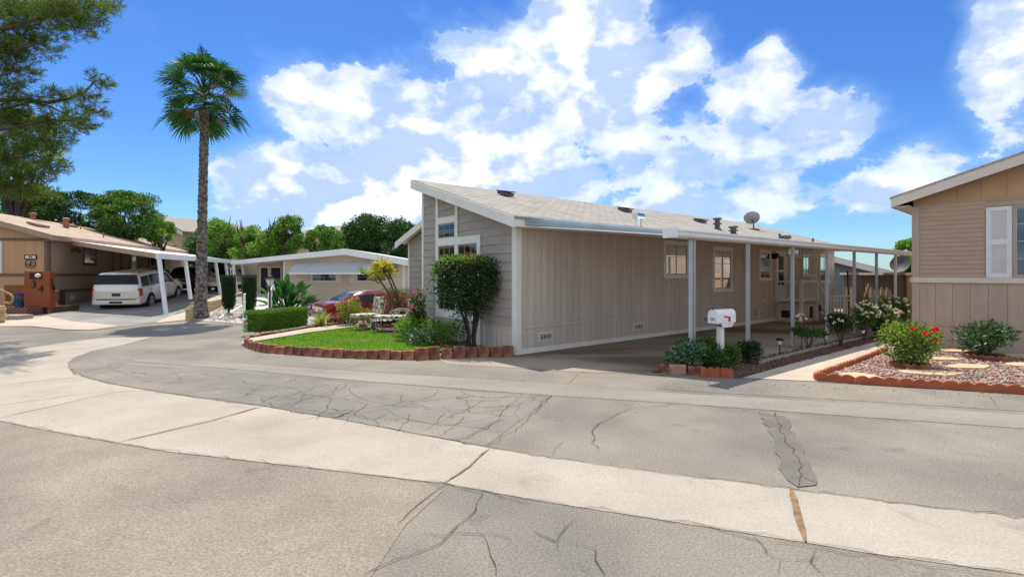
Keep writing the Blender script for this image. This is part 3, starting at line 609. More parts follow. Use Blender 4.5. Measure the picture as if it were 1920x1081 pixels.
# roof pieces
RA, RB = 3.02+SL*.35, SL
def rpt(px, py): p = FM.hitp(px, py, RA, RB); return p
for px, py in ((948, 367), (1172, 397), (1313, 417)):
    p = rpt(px, py); b = MB(); b.obox((p.x, p.y, p.z+.07), (.36, .36, .09), Matrix.Rotation(math.atan(SL), 3, 'X')); b.obox((p.x, p.y-.02, p.z+.13), (.42, .42, .03), Matrix.Rotation(math.atan(SL)*.6, 3, 'X')); b.build('roof_vent', 'vent_grey', hm)
def pipe(px, py, h, r, cap):
    p = rpt(px, py); b = MB(); b.lathe([(r, -.1), (r, h)], 12, p)
    if cap: b.lathe([(r*1.7, h-.02), (r*1.8, h+.03), (r*1.2, h+.06)], 14, p); b.lathe([(r*1.8, h*.5), (r*1.8, h*.5+.04)], 14, p)
    b.lathe([(r*1.9, -.05), (r*1.2, .05)], 12, p); return b.build('vent_pipe', 'vent_grey', hm, smooth=40)
p = rpt(1197, 424); b = MB(); b.lathe([(.09, -.1), (.09, .26)], 12, p); b.tube([p+Vector((-.14, 0, .26)), p+Vector((.16, 0, .26))], .10, 12); b.build('vent_pipe', 'chrome', hm, smooth=40)
pipe(1345, 430, .36, .085, 1); pipe(1375, 440, .24, .085, 1); pipe(1462, 449, .22, .04, 0); pipe(1472, 451, .14, .12, 1); pipe(1524, 456, .2, .04, 0)
p = rpt(1413, 430); dsh = MB(); dsh.box(p.x-.3, p.x+.25, p.y-.14, p.y+.14, p.z-.04, p.z+.03); mt = dsh.build('satellite_dish', 'vent_grey', hm)
b = MB(); b.tube([p, p+Vector((0, 0, .3)), p+Vector((-.05, .05, .42))], .03, 8); b.build('mast', 'vent_grey', mt)
b = MB(); pf = [(.02, .0), (.2, .02), (.38, .07), (.46, .11), (.465, .13), (.38, .09), (.2, .04), (.02, .02)]; b.lathe(pf, 24); dm = bpy.data.meshes
o = b.build('reflector', 'dish_grey', mt, smooth=50); nrm = FM.i.to_3x3() @ Vector((.35, .9, .75)); nrm.normalize(); o.rotation_euler = nrm.to_track_quat('Z', 'Y').to_euler(); o.location = p+Vector((-.05, .05, .46)); o.scale = (.70, .70, .8)
# long wall windows: traced on the wall plane
def onlong(px0, py0, px1, py1): 
    a = FM.hit(px0, py0, 1); c = FM.hit(px1, py1, 1); return a.x, c.x, c.z, a.z
W1 = onlong(1243, 453, 1289, 520); window(MLg, W1[0], W1[1], W1[2], W1[3], hm)
a = FM.hit(1335, 469, 1); c = FM.hit(1371, 545, 1); window(MLg, a.x, c.x, c.z, 2.62, hm, grid=(1, 3))
a = FM.hit(1422, 470, 1); c = FM.hit(1444, 525, 1); window(MLg, a.x, c.x, c.z, 2.62, hm, grid=(1, 3))
a = FM.hit(1475, 470, 1); c = FM.hit(1499, 482, 1); window(MLg, a.x, c.x, c.z, c.z+.42, hm, tw=.07, blind='none')
a = FM.hit(1503, 482, 1); c = FM.hit(1517, 517, 1); window(MLg, a.x, c.x, c.z, 2.55, hm, tw=.08)
a = FM.hit(1535, 483, 1); c = FM.hit(1553, 529, 1); window(MLg, a.x, c.x, c.z, 2.6, hm, tw=.08)
a = FM.hit(1453, 471, 1); c = FM.hit(1473, 560, 1)
b = MB(); ring(b, MLg, a.x, c.x, .72, 2.66, .09, 0, .05, wb=.04); dr = b.build('door', 'white_trim', hm)
b = MB(); fbox(b, MLg, a.x+.09, c.x-.09, .76, 2.57, .013, .03); b.build('door_leaf', 'white_paint', dr)
b = MB(); fbox(b, MLg, a.x+.25, c.x-.25, 1.35, 1.85, .031, .036); fbox(b, MLg, a.x+.25, c.x-.25, 1.93, 2.45, .031, .036); b.build('door_glass', 'car_glass', dr)
b = MB(); q = FM.hit(1446, 480, 1); b.obox((q.x, -.06, q.z), (.16, .12, .14)); b.tube([(q.x+.2, -.12, q.z+.02), (q.x-.02, -.1, q.z-.02)], .10, 10); b.build('wall_lamp', 'black_metal', hm, smooth=40)
# utility panel, hatches, outlets
a = FM.hit(1390, 473, 1); c = FM.hit(1398, 573, 1); b = MB(); ring(b, MLg, a.x, c.x, c.z, a.z, .03, .012, .03); b.build('utility_panel', 'taupe_plank', hm)
a = FM.hit(1521, 514, 1); c = FM.hit(1530, 541, 1); b = MB(); ring(b, MLg, a.x, c.x, c.z, a.z, .07, .012, .04); b.build('hatch', 'white_trim', hm)
q = FM.hit(1429, 564, 1); b = MB(); b.lathe([(.05, 0), (.05, .05)], 12); o = b.build('hose_bib', 'white_paint', hm); o.rotation_euler = (R(90), 0, 0); o.location = (q.x, 0, q.z)
q = FM.hit(1415, 586, 1); b = MB(); fbox(b, MLg, q.x-.08, q.x+.08, q.z-.1, q.z+.1, .012, .05); b.build('outlet_box', 'taupe_lap', hm)
for px, py in ((1022, 628), (1196, 609), (1323, 596), (1427, 585)):
    q = FM.hit(px, py, 1); b = MB(); z = .34; fbox(b, MLg, q.x-.2, q.x+.2, z-.09, z+.09, .012, .018); v = b.build('skirt_vent', 'ink', hm)
    b = MB(); ring(b, MLg, q.x-.205, q.x+.205, z-.095, z+.095, .018, .012, .028)
    for k in range(5):
        h = q.x-.15+.075*k
        for s in (-1, 1): b.beam((h-.03*s, -.022, z-.08), (h+.03*s, -.022, z+.08), .012, .008, (0, 1, 0))
    b.build('grille', 'white_trim', v)
# gable trim and windows
g = lambda px, py: FM.hit(px, py, 0)
y_l = g(821.5, 450).y; y_m = g(858, 450).y; y_r = g(900, 450).y; tw = .13
zA = g(840, 412).z; zB = g(860, 451).z; zC = g(832, 587).z
b = MB()
def vt(y, z0, z1): fbox(b, MG, y-tw/2, y+tw/2, z0, z1, .02, .052)
vt(y_l, -.1, wtop(y_l)-.03); vt(y_m, zB+.09, wtop(y_m)-.03); vt(y_m, zC+.1, zB-.09); vt(y_r, -.1, zB+.09)
def hz_(ya, yb, z, hh=.18): fbox(b, MG, ya+tw/2, yb-tw/2, z-hh/2, z+hh/2, .02, .05)
hz_(y_m, y_l, zA, .16); hz_(y_m, y_l, zB); hz_(y_r, y_m, zB) ; fbox(b, MG, y_m-tw/2, y_m+tw/2, zB-.089, zB+.089, .02, .05); hz_(y_r, y_l, zC, .2)
b.build('window_surround', 'white_trim', hm, bevel=.004)
zA2 = zA-.08
for (ya, yb, z0, z1, gr) in ((y_m, y_l, zB+.09, zA2, (3, 2)), (y_m, y_l, zC+.1, zB-.09, (3, 5)), (y_r, y_m, zC+.1, zB-.09, (3, 5))):
    window(MG, ya+tw/2, yb-tw/2, z0, z1, hm, tw=.012, grid=gr, blind='both', sill=False)

# porch with steps
pc = thing('porch_steps', 'small taupe porch with white railing and steps at the side door', 'porch', FM.W(12.57, -.03, 0), FM.a)
b = MB(); b.box(0, 1.45, -.85, 0, 0, .64); b.build('base', 'taupe_plank', pc)
b = MB(); b.box(-.03, 1.48, -.88, 0, .641, .68); b.build('deck', 'grey_metal', pc)
b = MB()
for i in range(4): b.box(1.45+.26*i+.0, 1.45+.26*(i+1)-.002, -.85, -.02, 0, .64-.16*(i+1)+.0)
b.build('steps', 'taupe_lap', pc)
b = MB()
for px_ in (0.03, 1.42): b.box(px_-.05, px_+.05, -.93, -.83, 0 if px_ > 1 else .0, 1.55)
b.box(.08, 1.37, -.91, -.85, 1.45, 1.53); b.box(.08, 1.37, -.90, -.86, .78, .85)
for i in range(9): b.box(.16+.14*i, .19+.14*i, -.89, -.865, .85, 1.45)
b.beam((0.03, -.88, 1.49), (.03, -.03, 1.49), .05, .08); b.beam((0.03, -.88, .82), (.03, -.03, .82), .04, .07)
for i in range(5): b.box(.018, .042, -.78+.15*i, -.755+.15*i, .82, 1.46)
b.beam((1.44, -.88, 1.49), (2.45, -.88, .80), .05, .09); b.beam((1.44, -.88, .85), (2.45, -.88, .16), .05, .07); b.box(2.42, 2.52, -.93, -.83, 0, .86)
for i in range(6): h = 1.56+.15*i; z = 1.49-(h-1.44)*.683; b.box(h, h+.03, -.89, -.865, z-.62, z)
b.build('railing', 'white_paint', pc)
b = MB(); b.box(.85, 1.12, -.862, -.852, .12, .55); b.box(-.012, -.002, -.5, -.2, .15, .42); b.build('vent_hatch', 'ink', pc)

# ================================================================== CARPORT
cp = thing('carport', 'white aluminium carport with a row of slim posts along the taupe home', 'carport', FM.W(0, 0, 0), FM.a)
PY = -3.22
for i, u in enumerate((1.72, 3.9, 6.16, 8.35, 10.45, 12.5, 14.55, 16.7)):
    b = MB(); s = .034
    if i == 0: b.box(u-.075, u-.012, PY-s, PY+s, 0, 2.44); b.box(u+.012, u+.075, PY-s, PY+s, 0, 2.44)
    else: b.box(u-s, u+s, PY-s, PY+s, 0, 2.44)
    b.box(u-.006, u+.006, PY-s-.006, PY-s, 0.01, 2.43) if i else None
    b.build('post', 'white_metal' if i > 5 else 'grey_metal', cp, bevel=.006)
b = MB(); pr = [(PY-.16, 2.60), (PY-.17, 2.57), (PY-.14, 2.55), (PY-.14, 2.49), (PY-.10, 2.46), (PY+.08, 2.45), (PY+.08, 2.60)]
b.prism([(.95, y, z) for y, z in pr], (16.3, 0, 0)); b.box(.90, .98, PY-.18, PY+.09, 2.44, 2.615); b.build('beam', 'white_metal', cp)
b = MB(); rf = [(1.3, PY+.1, 2.50), (17.2, PY+.1, 2.50), (17.2, -.40, 2.80), (.25, -.40, 2.80)]  # front edge skewed so that its shadow covers the front of the drive
b.add(rf+[(x_, y_, z_+.025) for x_, y_, z_ in rf], [(3,2,1,0),(4,5,6,7),(0,1,5,4),(1,2,6,5),(2,3,7,6),(3,0,4,7)]); b.build('roof_panel', 'white_metal', cp)

# ================================================================== RIGHT HOUSE
FR = Frame((9.93, 12.2), (.66, -.751))
hr = thing('manufactured_home', 'tan home at the right edge with horizontal boards, a white shutter and a low gable', 'house', FR.o, FR.a)
MR = lambda h, z, o: (h, -o, z); MRs = lambda h, z, o: (-o, h, z)
e1 = FR.hit(1668, 370, 1, -.4); e2 = FR.hit(1920, 283, 1, -.4); rs = (e2.z-e1.z)/(e2.x-e1.x); RX = 4.3
print('right house', e1, e2, rs)
rr = lambda x_: e1.z+rs*((x_-e1.x) if x_ < RX else (2*RX-x_-e1.x)); rw = lambda x_: rr(x_)-.12
b = MB(); b.prism([(0, 0, -.3), (8.6, 0, -.3), (8.6, 0, rw(8.6)), (RX, 0, rw(RX)), (0, 0, rw(0))], (0, 17, 0)); b.build('wall', 'tan_plank', hr)
zb0 = FR.hit(1715, 529, 1).z; zb1 = FR.hit(1715, 520, 1).z; zt = FR.hit(1722, 388, 1).z
hs0 = FR.hit(1849, 450, 1).x; hs1 = FR.hit(1898, 450, 1).x
b = MB(); laps(b, MR, .13, hs0-.01, zb1+.002, zt, None, .105, .018); laps(b, MR, hs0-.01, 8.5, zt-.22, zt, None, .105, .018); laps(b, MR, hs1+2.2, 8.5, zb1+.002, zt-.23, None, .105, .018); b.build('lap_siding', 'tan_lap', hr)
b = MB(); planks(b, MR, 0, 8.6, zt+.03, 6, rw, .41, .008, .01); b.build('gable_siding', 'tan_gable', hr)
b = MB(); planks(b, MR, .13, 8.5, .62, zb0, None, .305, .01); planks(b, MR, .13, 8.5, .1, .55, None, .305, .01); fbox(b, MR, 0, 8.6, .552, .618, 0, .03); planks(b, MRs, .1, 16.9, .1, 2.7, None, .3, .01)
fbox(b, MR, -.02, .128, -.1, zt, .0, .03); fbox(b, MRs, 0, .1, -.1, 2.7, 0, .022); fbox(b, MR, .128, 8.6, -.1, .1, .0, .024); b.build('plank_siding', 'tan_plank', hr)
b = MB(); fbox(b, MR, -.03, 8.63, zb0, zb1, .0, .05); fbox(b, MRs, -.05, 17, zb0, zb1, .0, .05)
b.build('band', 'fascia_cream', hr)
b = MB()
b.prism([(e1.x, -.4, rr(e1.x)), (RX, -.4, rr(RX)), (RX, -.4, rr(RX)-.05), (e1.x, -.4, rr(e1.x)-.05)], (0, 17.8, 0))
b.prism([(RX+.0002, -.4, rr(RX)), (8.6+abs(e1.x), -.4, rr(8.6+abs(e1.x))), (8.6+abs(e1.x), -.4, rr(8.6+abs(e1.x))-.05), (RX+.0002, -.4, rr(RX)-.05)], (0, 17.8, 0)); b.build('roof', 'tan_shingle', hr)
b = MB()
b.prism([(e1.x+.02, -.39, rr(e1.x)-.03), (RX, -.39, rr(RX)-.03), (RX, -.39, rr(RX)-.26), (e1.x+.02, -.39, rr(e1.x)-.26)], (0, .03, 0))
b.prism([(RX, -.39, rr(RX)-.03), (8.9, -.39, rr(8.9)-.03), (8.9, -.39, rr(8.9)-.26), (RX, -.39, rr(RX)-.26)], (0, .03, 0))
b.box(e1.x+.02, e1.x+.05, -.359, 17.3, rr(e1.x)-.26, rr(e1.x)-.04); b.build('fascia', 'fascia_cream', hr, bevel=.004)
b = MB(); b.box(e1.x+.051, -.001, -.35, 17.2, rr(e1.x)-.25, rr(e1.x)-.235); b.build('soffit', 'soffit_cream', hr)
zs0 = zb1+.003; zs1 = FR.hit(1870, 388, 1).z
b = MB(); ring(b, MR, hs0, hs1, zs0, zs1, .09, .0, .045); fbox(b, MR, hs0+.09, hs1-.09, zs0+.09, zs1-.09, 0, .02); zc = (zs0+zs1)/2; fbox(b, MR, hs0+.09, hs1-.09, zc-.05, zc+.05, .02, .044)
sh = b.build('shutter', 'white_paint', hr, bevel=.003)
for half in (0, 1):
  b = MB(); z = zs0+.11
  while z < zs1-.12:
    if (z > zc+.07) == bool(half) and abs(z-zc) > .07: b.add([MR(hs0+.09, z, .022), MR(hs1-.09, z, .022), MR(hs1-.09, z+.03, .04), MR(hs0+.09, z+.03, .04)], [(0, 1, 2, 3)]); b.add([MR(hs0+.09, z+.03, .04), MR(hs1-.09, z+.03, .04), MR(hs1-.09, z+.031, .02), MR(hs0+.09, z+.031, .02)], [(0, 1, 2, 3)])
    z += .036
  b.build('louvre', 'white_paint', sh)
window(MR, hs1+.005, hs1+1.5, zs0, zs1+.02, hr, tw=.04, grid=(3, 4), blind='none', trim='tan_lap', sill=False)
b = MB(); ring(b, MR, hs1+1.51, hs1+1.51+(hs1-hs0), zs0, zs1, .09, .0, .045); fbox(b, MR, hs1+1.6, hs1+1.42+(hs1-hs0), zs0+.09, zs1-.09, 0, .03); b.build('shutter', 'white_paint', hr)

# ================================================================== LEFT HOUSE
FL = Frame((-22.4, 23.8), (-.28, .96))
hl = thing('manufactured_home', 'peach home on the left with brown battens, pink shingle roof and a carport', 'house', FL.o, FL.a)
LL = 17.7; LW = 4.0; l1 = 3.62; ls = .31
lr = lambda y: l1+ls*((y+.4) if y < LW else (2*LW-y+.4)); lw_ = lambda y: lr(y)-.12
MF = lambda h, z, o: (-o, h, z); MSd = lambda h, z, o: (h, -o, z)
b = MB(); b.prism([(0, 0, -.5), (0, 8, -.5), (0, 8, lw_(8)), (0, LW, lw_(LW)), (0, 0, lw_(0))], (LL, 0, 0)); b.build('wall', 'peach_side', hl)
b = MB(); planks(b, MF, .1, 7.9, -.3, 6, lw_, .4, .012, .01); b.build('front_siding', 'peach_plank_lit', hl)
b = MB(); planks(b, MSd, .1, LL, -.3, 3.5, None, .4, .012, .01); b.build('side_siding', 'peach_side', hl)
zz = lambda py: 1.8+(HZ-py)*24/FPX
b = MB(); 
for y0, y1, z0, z1 in ((0, .13, -.3, lw_(0)), (2.3, 2.45, -.3, lw_(2.3)), (5.2, 5.35, -.3, lw_(5.2))): fbox(b, MF, y0, y1, z0, z1, .012, .05)
fbox(b, MF, .13, 8, 1.66, 1.80, .012, .045); fbox(b, MF, .13, 8, 3.35, 3.48, .012, .045)
for z in (1.66, .85): fbox(b, MSd, .1, LL, z, z+.13, .012, .045)
fbox(b, MSd, -.02, .12, -.3, 3.5, .0, .05)
for h in (6.2, 7.2, 11.2, 14): fbox(b, MSd, h, h+.12, 1.8, 3.4, .012, .045)
b.build('batten', 'brown_trim', hl)
b = MB()
b.prism([(-.4, -.4, lr(-.4)), (-.4, LW, lr(LW)), (-.4, LW, lr(LW)-.06), (-.4, -.4, lr(-.4)-.06)], (LL+.8, 0, 0)); b.prism([(-.4, LW+.0002, lr(LW)), (-.4, 8.4, lr(8.4)), (-.4, 8.4, lr(8.4)-.06), (-.4, LW+.0002, lr(LW)-.06)], (LL+.8, 0, 0))
b.build('roof', 'tan_shingle', hl)
b = MB(); b.prism([(-.39, -.38, lr(-.38)-.03), (-.39, LW, lr(LW)-.03), (-.39, LW, lr(LW)-.26), (-.39, -.38, lr(-.38)-.26)], (.03, 0, 0)); b.prism([(-.39, LW, lr(LW)-.03), (-.39, 8.3, lr(8.3)-.03), (-.39, 8.3, lr(8.3)-.26), (-.39, LW, lr(LW)-.26)], (.03, 0, 0))
b.box(-.36, LL+.35, -.39, -.36, lr(-.38)-.26, lr(-.38)-.04); b.box(-.35, LL, -.36, -.0, lr(-.38)-.26, lr(-.38)-.245); b.build('fascia', 'brown_fascia', hl)
def lpt(px, py): return FL.hitp(px, py, l1+ls*.4, ls)
for px, py, h, r in ((62, 411, .35, .13), (124, 427, .55, .14), (151, 430, .3, .03), (209, 436, .3, .14), (194, 445, .3, .04), (258, 455, .3, .03), (294, 459, .35, .15)):
    p = lpt(px, py); b = MB(); b.lathe([(r, -.1), (r, h)], 10, p); b.lathe([(r*1.35, h-.1), (r*1.35, h), (r*.8, h+.05)], 10, p) if r > .1 else None; b.build('vent_pipe', 'roof_brown', hl, smooth=40)
for px, py in ((72, 424), (130, 424), (245, 441), (320, 461)):
    p = lpt(px, py); b = MB(); b.obox((p.x, p.y, p.z+.08), (1.0, .5, .1), Matrix.Rotation(math.atan(ls), 3, 'X')); b.build('skylight', 'roof_brown', hl)
a = FL.hit(155, 463, 1); c = FL.hit(179, 497, 1); window(MSd, a.x, c.x, c.z, a.z, hl, tw=.1, trim='brown_trim', blind='right')
a = FL.hit(245, 474, 1); c = FL.hit(256, 500, 1); window(MSd, a.x, c.x, c.z-1.3, a.z, hl, tw=.1, trim='white_paint', blind='none', sill=False)
a = FL.hit(281, 480, 1); c = FL.hit(291, 500, 1); window(MSd, a.x, c.x, c.z, a.z, hl, tw=.1, trim='white_paint', blind='none', sill=False)
window(MF, FL.hit(5, 480, 0).y, FL.hit(5, 480, 0).y+1.6, FL.hit(4, 512, 0).z, FL.hit(4, 452, 0).z, hl, tw=.12, grid=(2, 3), blind='none', trim='white_paint', sill=False)
q = FL.hit(134, 468, 1); b = MB(); b.obox((q.x, -.12, q.z), (.2, .24, .12)); b.tube([(q.x, -.2, q.z), (q.x+.15, -.35, q.z-.1)], .08, 8); b.build('flood_lamp', 'vent_grey', hl)
q = FL.hit(135, 557, 1); b = MB(); ring(b, MSd, q.x-.2, q.x+.2, q.z-.12, q.z+.12, .05, .012, .04); fbox(b, MSd, q.x-.15, q.x+.15, q.z-.07, q.z+.07, .012, .02); b.build('skirt_vent', 'white_paint', hl)
# number plate and round ornament on the front wall
q = FL.hit(58, 482, 0)
b = MB(); fbox(b, MF, q.y-.24, q.y+.24, q.z-.11, q.z+.11, .012, .045); pl = b.build('number_plaque', 'ink', hl)
b = MB(); fbox(b, MF, q.y-.20, q.y+.20, q.z-.07, q.z+.07, .0455, .05); b.build('plaque_face', 'plate_pale', pl)
mf = lambda y, z, o=.055: Matrix(((0, 0, -1, -o), (-1, 0, 0, y), (0, 1, 0, z), (0, 0, 0, 1)))
text('34', .14, 'ink', pl, mf(q.y, q.z))
q = FL.hit(58, 494, 0); b = MB(); n = 28
b.tube([(-.03, q.y+.20*math.cos(6.2832*i/n), q.z+.20*math.sin(6.2832*i/n)) for i in range(n+1)], .013, 6)
b.tube([(-.03, q.y, q.z+.17), (-.03, q.y-.01, q.z+.02), (-.03, q.y+.04, q.z-.09), (-.03, q.y-.05, q.z-.13)], .013, 6); b.tube([(-.03, q.y+.15, q.z-.02), (-.03, q.y, q.z+.02), (-.03, q.y-.14, q.z+.06)], .011, 6); b.tube([(-.03, q.y+.13, q.z-.11), (-.03, q.y+.02, q.z-.05), (-.03, q.y-.13, q.z-.1)], .011, 6)
b.build('wall_ornament', 'ink', hl)
# left carport: leaning posts
D3 = Vector((-.28, .96, 0)); N3 = Vector((.96, .28, 0)); A = Vector((-15.4, 21.5, 0))
cl = thing('carport', 'white carport with leaning posts sheltering the parked cars on the left', 'carport', A)
for t, kb in ((.0, 0), (3.2, 1), (5.6, 1), (8.3, 1), (10.4, 1), (12.2, 1), (14.6, 1), (17.4, 1)):
    top = D3*t+Vector((0, 0, 2.47)); base = D3*(t-.3)+N3*.33; base.z = (hgt(*(A+base)[:2]) if t < 3 else .52)
    base = Vector((.38, -.1, 0.0)) if t == 0 else base
    b = MB(); b.beam(base, top, .13, .13, (0, 1, 0)); b.build('post', 'white_metal', cl, bevel=.01)
b = MB(); b.beam(Vector((0, 0, 2.55))-D3*.1, D3*17.9+Vector((0, 0, 2.60)), .2, .24); b.build('beam', 'white_metal', cl)
e = FL.W(1.2, -.4, 0)-A; e2_ = FL.W(17.5, -.4, 0)-A
b = MB(); rf = [Vector((0, 0, 2.60)), D3*17.8+Vector((0, 0, 2.62)), Vector((e2_.x, e2_.y, 3.35)), Vector((e.x, e.y, 3.40))]
b.add(rf+[p+Vector((0, 0, .05)) for p in rf], [(3,2,1,0),(4,5,6,7),(0,1,5,4),(1,2,6,5),(2,3,7,6),(3,0,4,7)]); b.build('roof_panel', 'white_metal', cl)
b = MB(); b.beam(rf[0]+Vector((0, 0, -.06)), rf[3]+Vector((0, 0, -.06)), .06, .22); b.build('front_fascia', 'brown_fascia', cl)
# left front: brick planter, number board, steps, handrail
bw = thing('brick_planter', 'low curved red brick planter wall before the peach home', 'planter', gp(60, 592)); o0 = bw.location.copy()
def wallrun(b, pts, h, th):
    for p, q in zip(pts, pts[1:]): b.beam(Vector((p.x, p.y, h/2-.1)), Vector((q.x, q.y, h/2-.1)), th, h+.2)
Pf = [p-o0 for p in G([(-60,594),(10,592.5),(50,592),(90,588),(104,584)])]; Pb = [p+Vector((-.05, .24, 0)) for p in Pf]
b = MB(); V = [(p.x, p.y, z) for P_ in (Pf, Pb) for p in P_ for z in (-.1, .36)]; m_ = len(Pf); fs = []
for i in range(m_-1):
    a0, a1 = 2*i, 2*i+2; c0, c1 = 2*m_+2*i, 2*m_+2*i+2; fs += [(a0, a1, a1+1, a0+1), (c1, c0, c0+1, c1+1), (a0+1, a1+1, c1+1, c0+1)]
b.add(V, fs+[(0, 1, 2*m_+1, 2*m_), (2*m_-2, 4*m_-2, 4*m_-1, 2*m_-1)]); b.build('low_wall', 'brick', bw)
p, q = gp(88, 589)-o0, gp(126, 577)-o0; b = MB(); b.prism([(p.x, p.y, -.1), (q.x, q.y, -.1), (q.x, q.y, .98), (p.x, p.y, .98)], (-.22, .2, 0)); b.build('tall_wall', 'brick', bw)
b = MB(); b.prism([(Pb[0].x, Pb[0].y, .0), (Pb[3].x, Pb[3].y, .0), (Pb[3].x+.1, Pb[3].y+1.3, .0), (Pb[0].x, Pb[0].y+1.3, .0)], (0, 0, .30)); b.build('soil', 'soil', bw)
nb = thing('number_board', 'tall orange wooden board box with black house numbers 34 on two faces', 'house number', gp(53, 591)+Vector((0, .45, .3)), R(14))
b = MB(); b.box(-.52, .42, 0, .35, 0, 1.58); b.build('box', 'wood_orange', nb, bevel=.01)
tm = lambda x, z, y=-.006: Matrix(((1, 0, 0, x), (0, 0, -1, y), (0, 1, 0, z), (0, 0, 0, 1)))
text('3', .44, 'ink', nb, tm(-.16, 1.0)); text('4', .44, 'ink', nb, tm(.10, .80))
ts = lambda y, z, x=.426: Matrix(((0, 0, 1, x), (1, 0, 0, y), (0, 1, 0, z), (0, 0, 0, 1)))
text('3', .48, 'ink', nb, ts(.10, 1.05)); text('4', .48, 'ink', nb, ts(.24, .82))
b = MB(); b.box(-.32, .12, -.012, 0, 1.25, 1.52); b.build('lamp_plate', 'ink', nb); b = MB(); b.lathe([(.02, -.1), (.09, -.06), (.11, 0), (.07, .07), (.02, .09)], 12, (.03, -.09, 1.4)); b.build('lamp', 'lamp_glass', nb, smooth=50)
bx = thing('planter_box', 'orange wooden planter box at the left edge behind the flowers', 'planter box', gp(6, 590)+Vector((-.4, 1.0, .3)))
b = MB(); b.box(-.6, .45, 0, .4, 0, .95); b.build('box', 'wood_orange', bx, bevel=.01); b = MB(); b.box(-.57, .42, .03, .37, .951, .96); b.build('soil', 'soil', bx)
st = thing('stone_pillar', 'low stacked stone pillar at the left picture edge', 'pillar', gp(-25, 606))
b = MB()
for i in range(7):
    for j in range(3): b.obox((-.45+.38*j+random.uniform(-.04, .04), random.uniform(-.03, .03), .05+.09*i), (.36, .4, .08), Matrix.Rotation(random.uniform(-.06, .06), 3, 'Z'))
b.build('stone', 'flagstone', st, bevel=.015)
sc_ = thing('doorstep', 'grey concrete step beside the brick planter at far left', 'step', gp(18, 600))
b = MB(); b.box(-.6, .32, 0, .6, 0, .18); b.build('slab', 'concrete', sc_, bevel=.01)
hr_ = thing('handrail', 'curled beige metal handrail by the steps at the left edge', 'handrail', gp(8, 598)); 
b = MB(); b.tube([(-.02, 0, 0), (-.02, 0, 1.05)], .035, 8); b.build('post', 'wood_raw', hr_)
b = MB(); b.tube([(-1.4, 0, 1.6), (-.5, 0, 1.35), (0, 0, 1.08), (.24, 0, .98), (.34, 0, .86), (.32, 0, .70), (.2, 0, .62), (.02, 0, .66)], .035, 8); b.build('rail', 'wood_raw', hr_, smooth=60)
# timber retaining wall and steps by the palm
tw_ = thing('retaining_wall', 'tan timber retaining wall behind the topiary columns beside the left carport', 'retaining wall', gp(388, 578))
o0 = tw_.location.copy(); b = MB(); p0 = Vector((-13.9, 22.6, 0))-o0; p1 = Vector((-16.9, 31.5, 0))-o0
for k in range(3): b.beam(p0+Vector((0, 0, .08+.175*k)), p1+Vector((0, 0, .1+.2*k+.0)), .16, .165)
b.build('timber', 'wood_tan', tw_, bevel=.008)
for i, (px, py, h) in enumerate(((349, 600, .45), (353, 591, .42), (357, 582, .4))):
    o = MB().box(-.10, .10, -.10, .10, 0, h).build('timber_block', 'wood_tan', None, bevel=.01, loc=gp(px+6, py), rz=.2)
    tag(o, ('frontmost','middle','rearmost')[i]+' of three short timber blocks standing left of the palm trunk', 'timber block', 'timber blocks by the palm')

# ================================================================== CENTRE HOUSE
FC = Frame((-13.63, 29.5), (1, 0)); gz = -.33
hc = thing('manufactured_home', 'beige home in the centre distance with a low white roof and a striped window awning', 'house', FC.o, 0)
MC = lambda h, z, o: (h, -o, z); MC2 = lambda h, z, o: (h, 2.0-o, z)
xL, xP, xR = -2.75, 3.75, 7.25
zp, zl, zr_ = 3.15, 2.47, 2.52
ct = lambda h: (zl+(zp-zl)*(h-xL)/(xP-xL)) if h < xP else (zp+(zr_-zp)*(h-xP)/(xR-xP)); cw = lambda h: ct(h)-.02
b = MB(); b.prism([(0, 0, -.8), (xR-.1, 0, -.8), (xR-.1, 0, cw(xR)), (xP, 0, cw(xP)), (0, 0, cw(0))], (0, 12, 0)); b.prism([(xL+.1, 2.0, -.8), (-.001, 2.0, -.8), (-.001, 2.0, cw(0)), (xL+.1, 2.0, cw(xL))], (0, 10, 0)); b.build('wall', 'stucco_beige', hc)
b = MB(); laps(b, MC, 0, xR-.16, -.4, 2.25, lambda h: cw(h)-.2, .24, .02); b.build('lap_siding', 'beige_lap', hc)
b = MB(); fbox(b, MC, xR-.16, xR-.04, -.5, 2.5, 0, .04); fbox(b, MC, -.05, .06, -.5, 2.5, 0, .04); b.build('corner_trim', 'white_trim', hc)
b = MB(); fz = .36
b.prism([(xL-.2, -.45, ct(xL)+.06), (xP, -.45, ct(xP)+.1), (xP, -.45, ct(xP)+.1-fz), (xL-.2, -.45, ct(xL)+.06-.22)], (0, 13, 0)); b.prism([(xP+.0002, -.45, ct(xP)+.1), (xR+.15, -.45, ct(xR)+.1), (xR+.15, -.45, ct(xR)+.1-fz), (xP+.0002, -.45, ct(xP)+.1-fz)], (0, 13, 0))
b.build('roof', 'white_metal', hc)
wy = FC.hit(600, 528, 1).z; wy1 = FC.hit(600, 508, 1).z
window(MC, FC.hit(584, 520, 1).x, FC.hit(632, 520, 1).x, wy, wy1, hc, tw=.06, trim='white_paint', blind='none', grid=(2, 1)); window(MC, FC.hit(668, 520, 1).x, FC.hit(726, 520, 1).x, wy, wy1, hc, tw=.06, trim='white_paint', blind='none', grid=(2, 1))
for px in (636.5, 661.5, 731):
    h = FC.hit(px, 520, 1).x; b = MB(); ring(b, MC, h-.13, h+.13, wy-.05, wy1, .05, .0, .05); fbox(b, MC, h-.02, h+.02, wy, wy1-.05, .0, .05); fbox(b, MC, h-.08, h+.08, wy, wy1-.05, 0, .015); b.build('shutter', 'white_paint', hc)
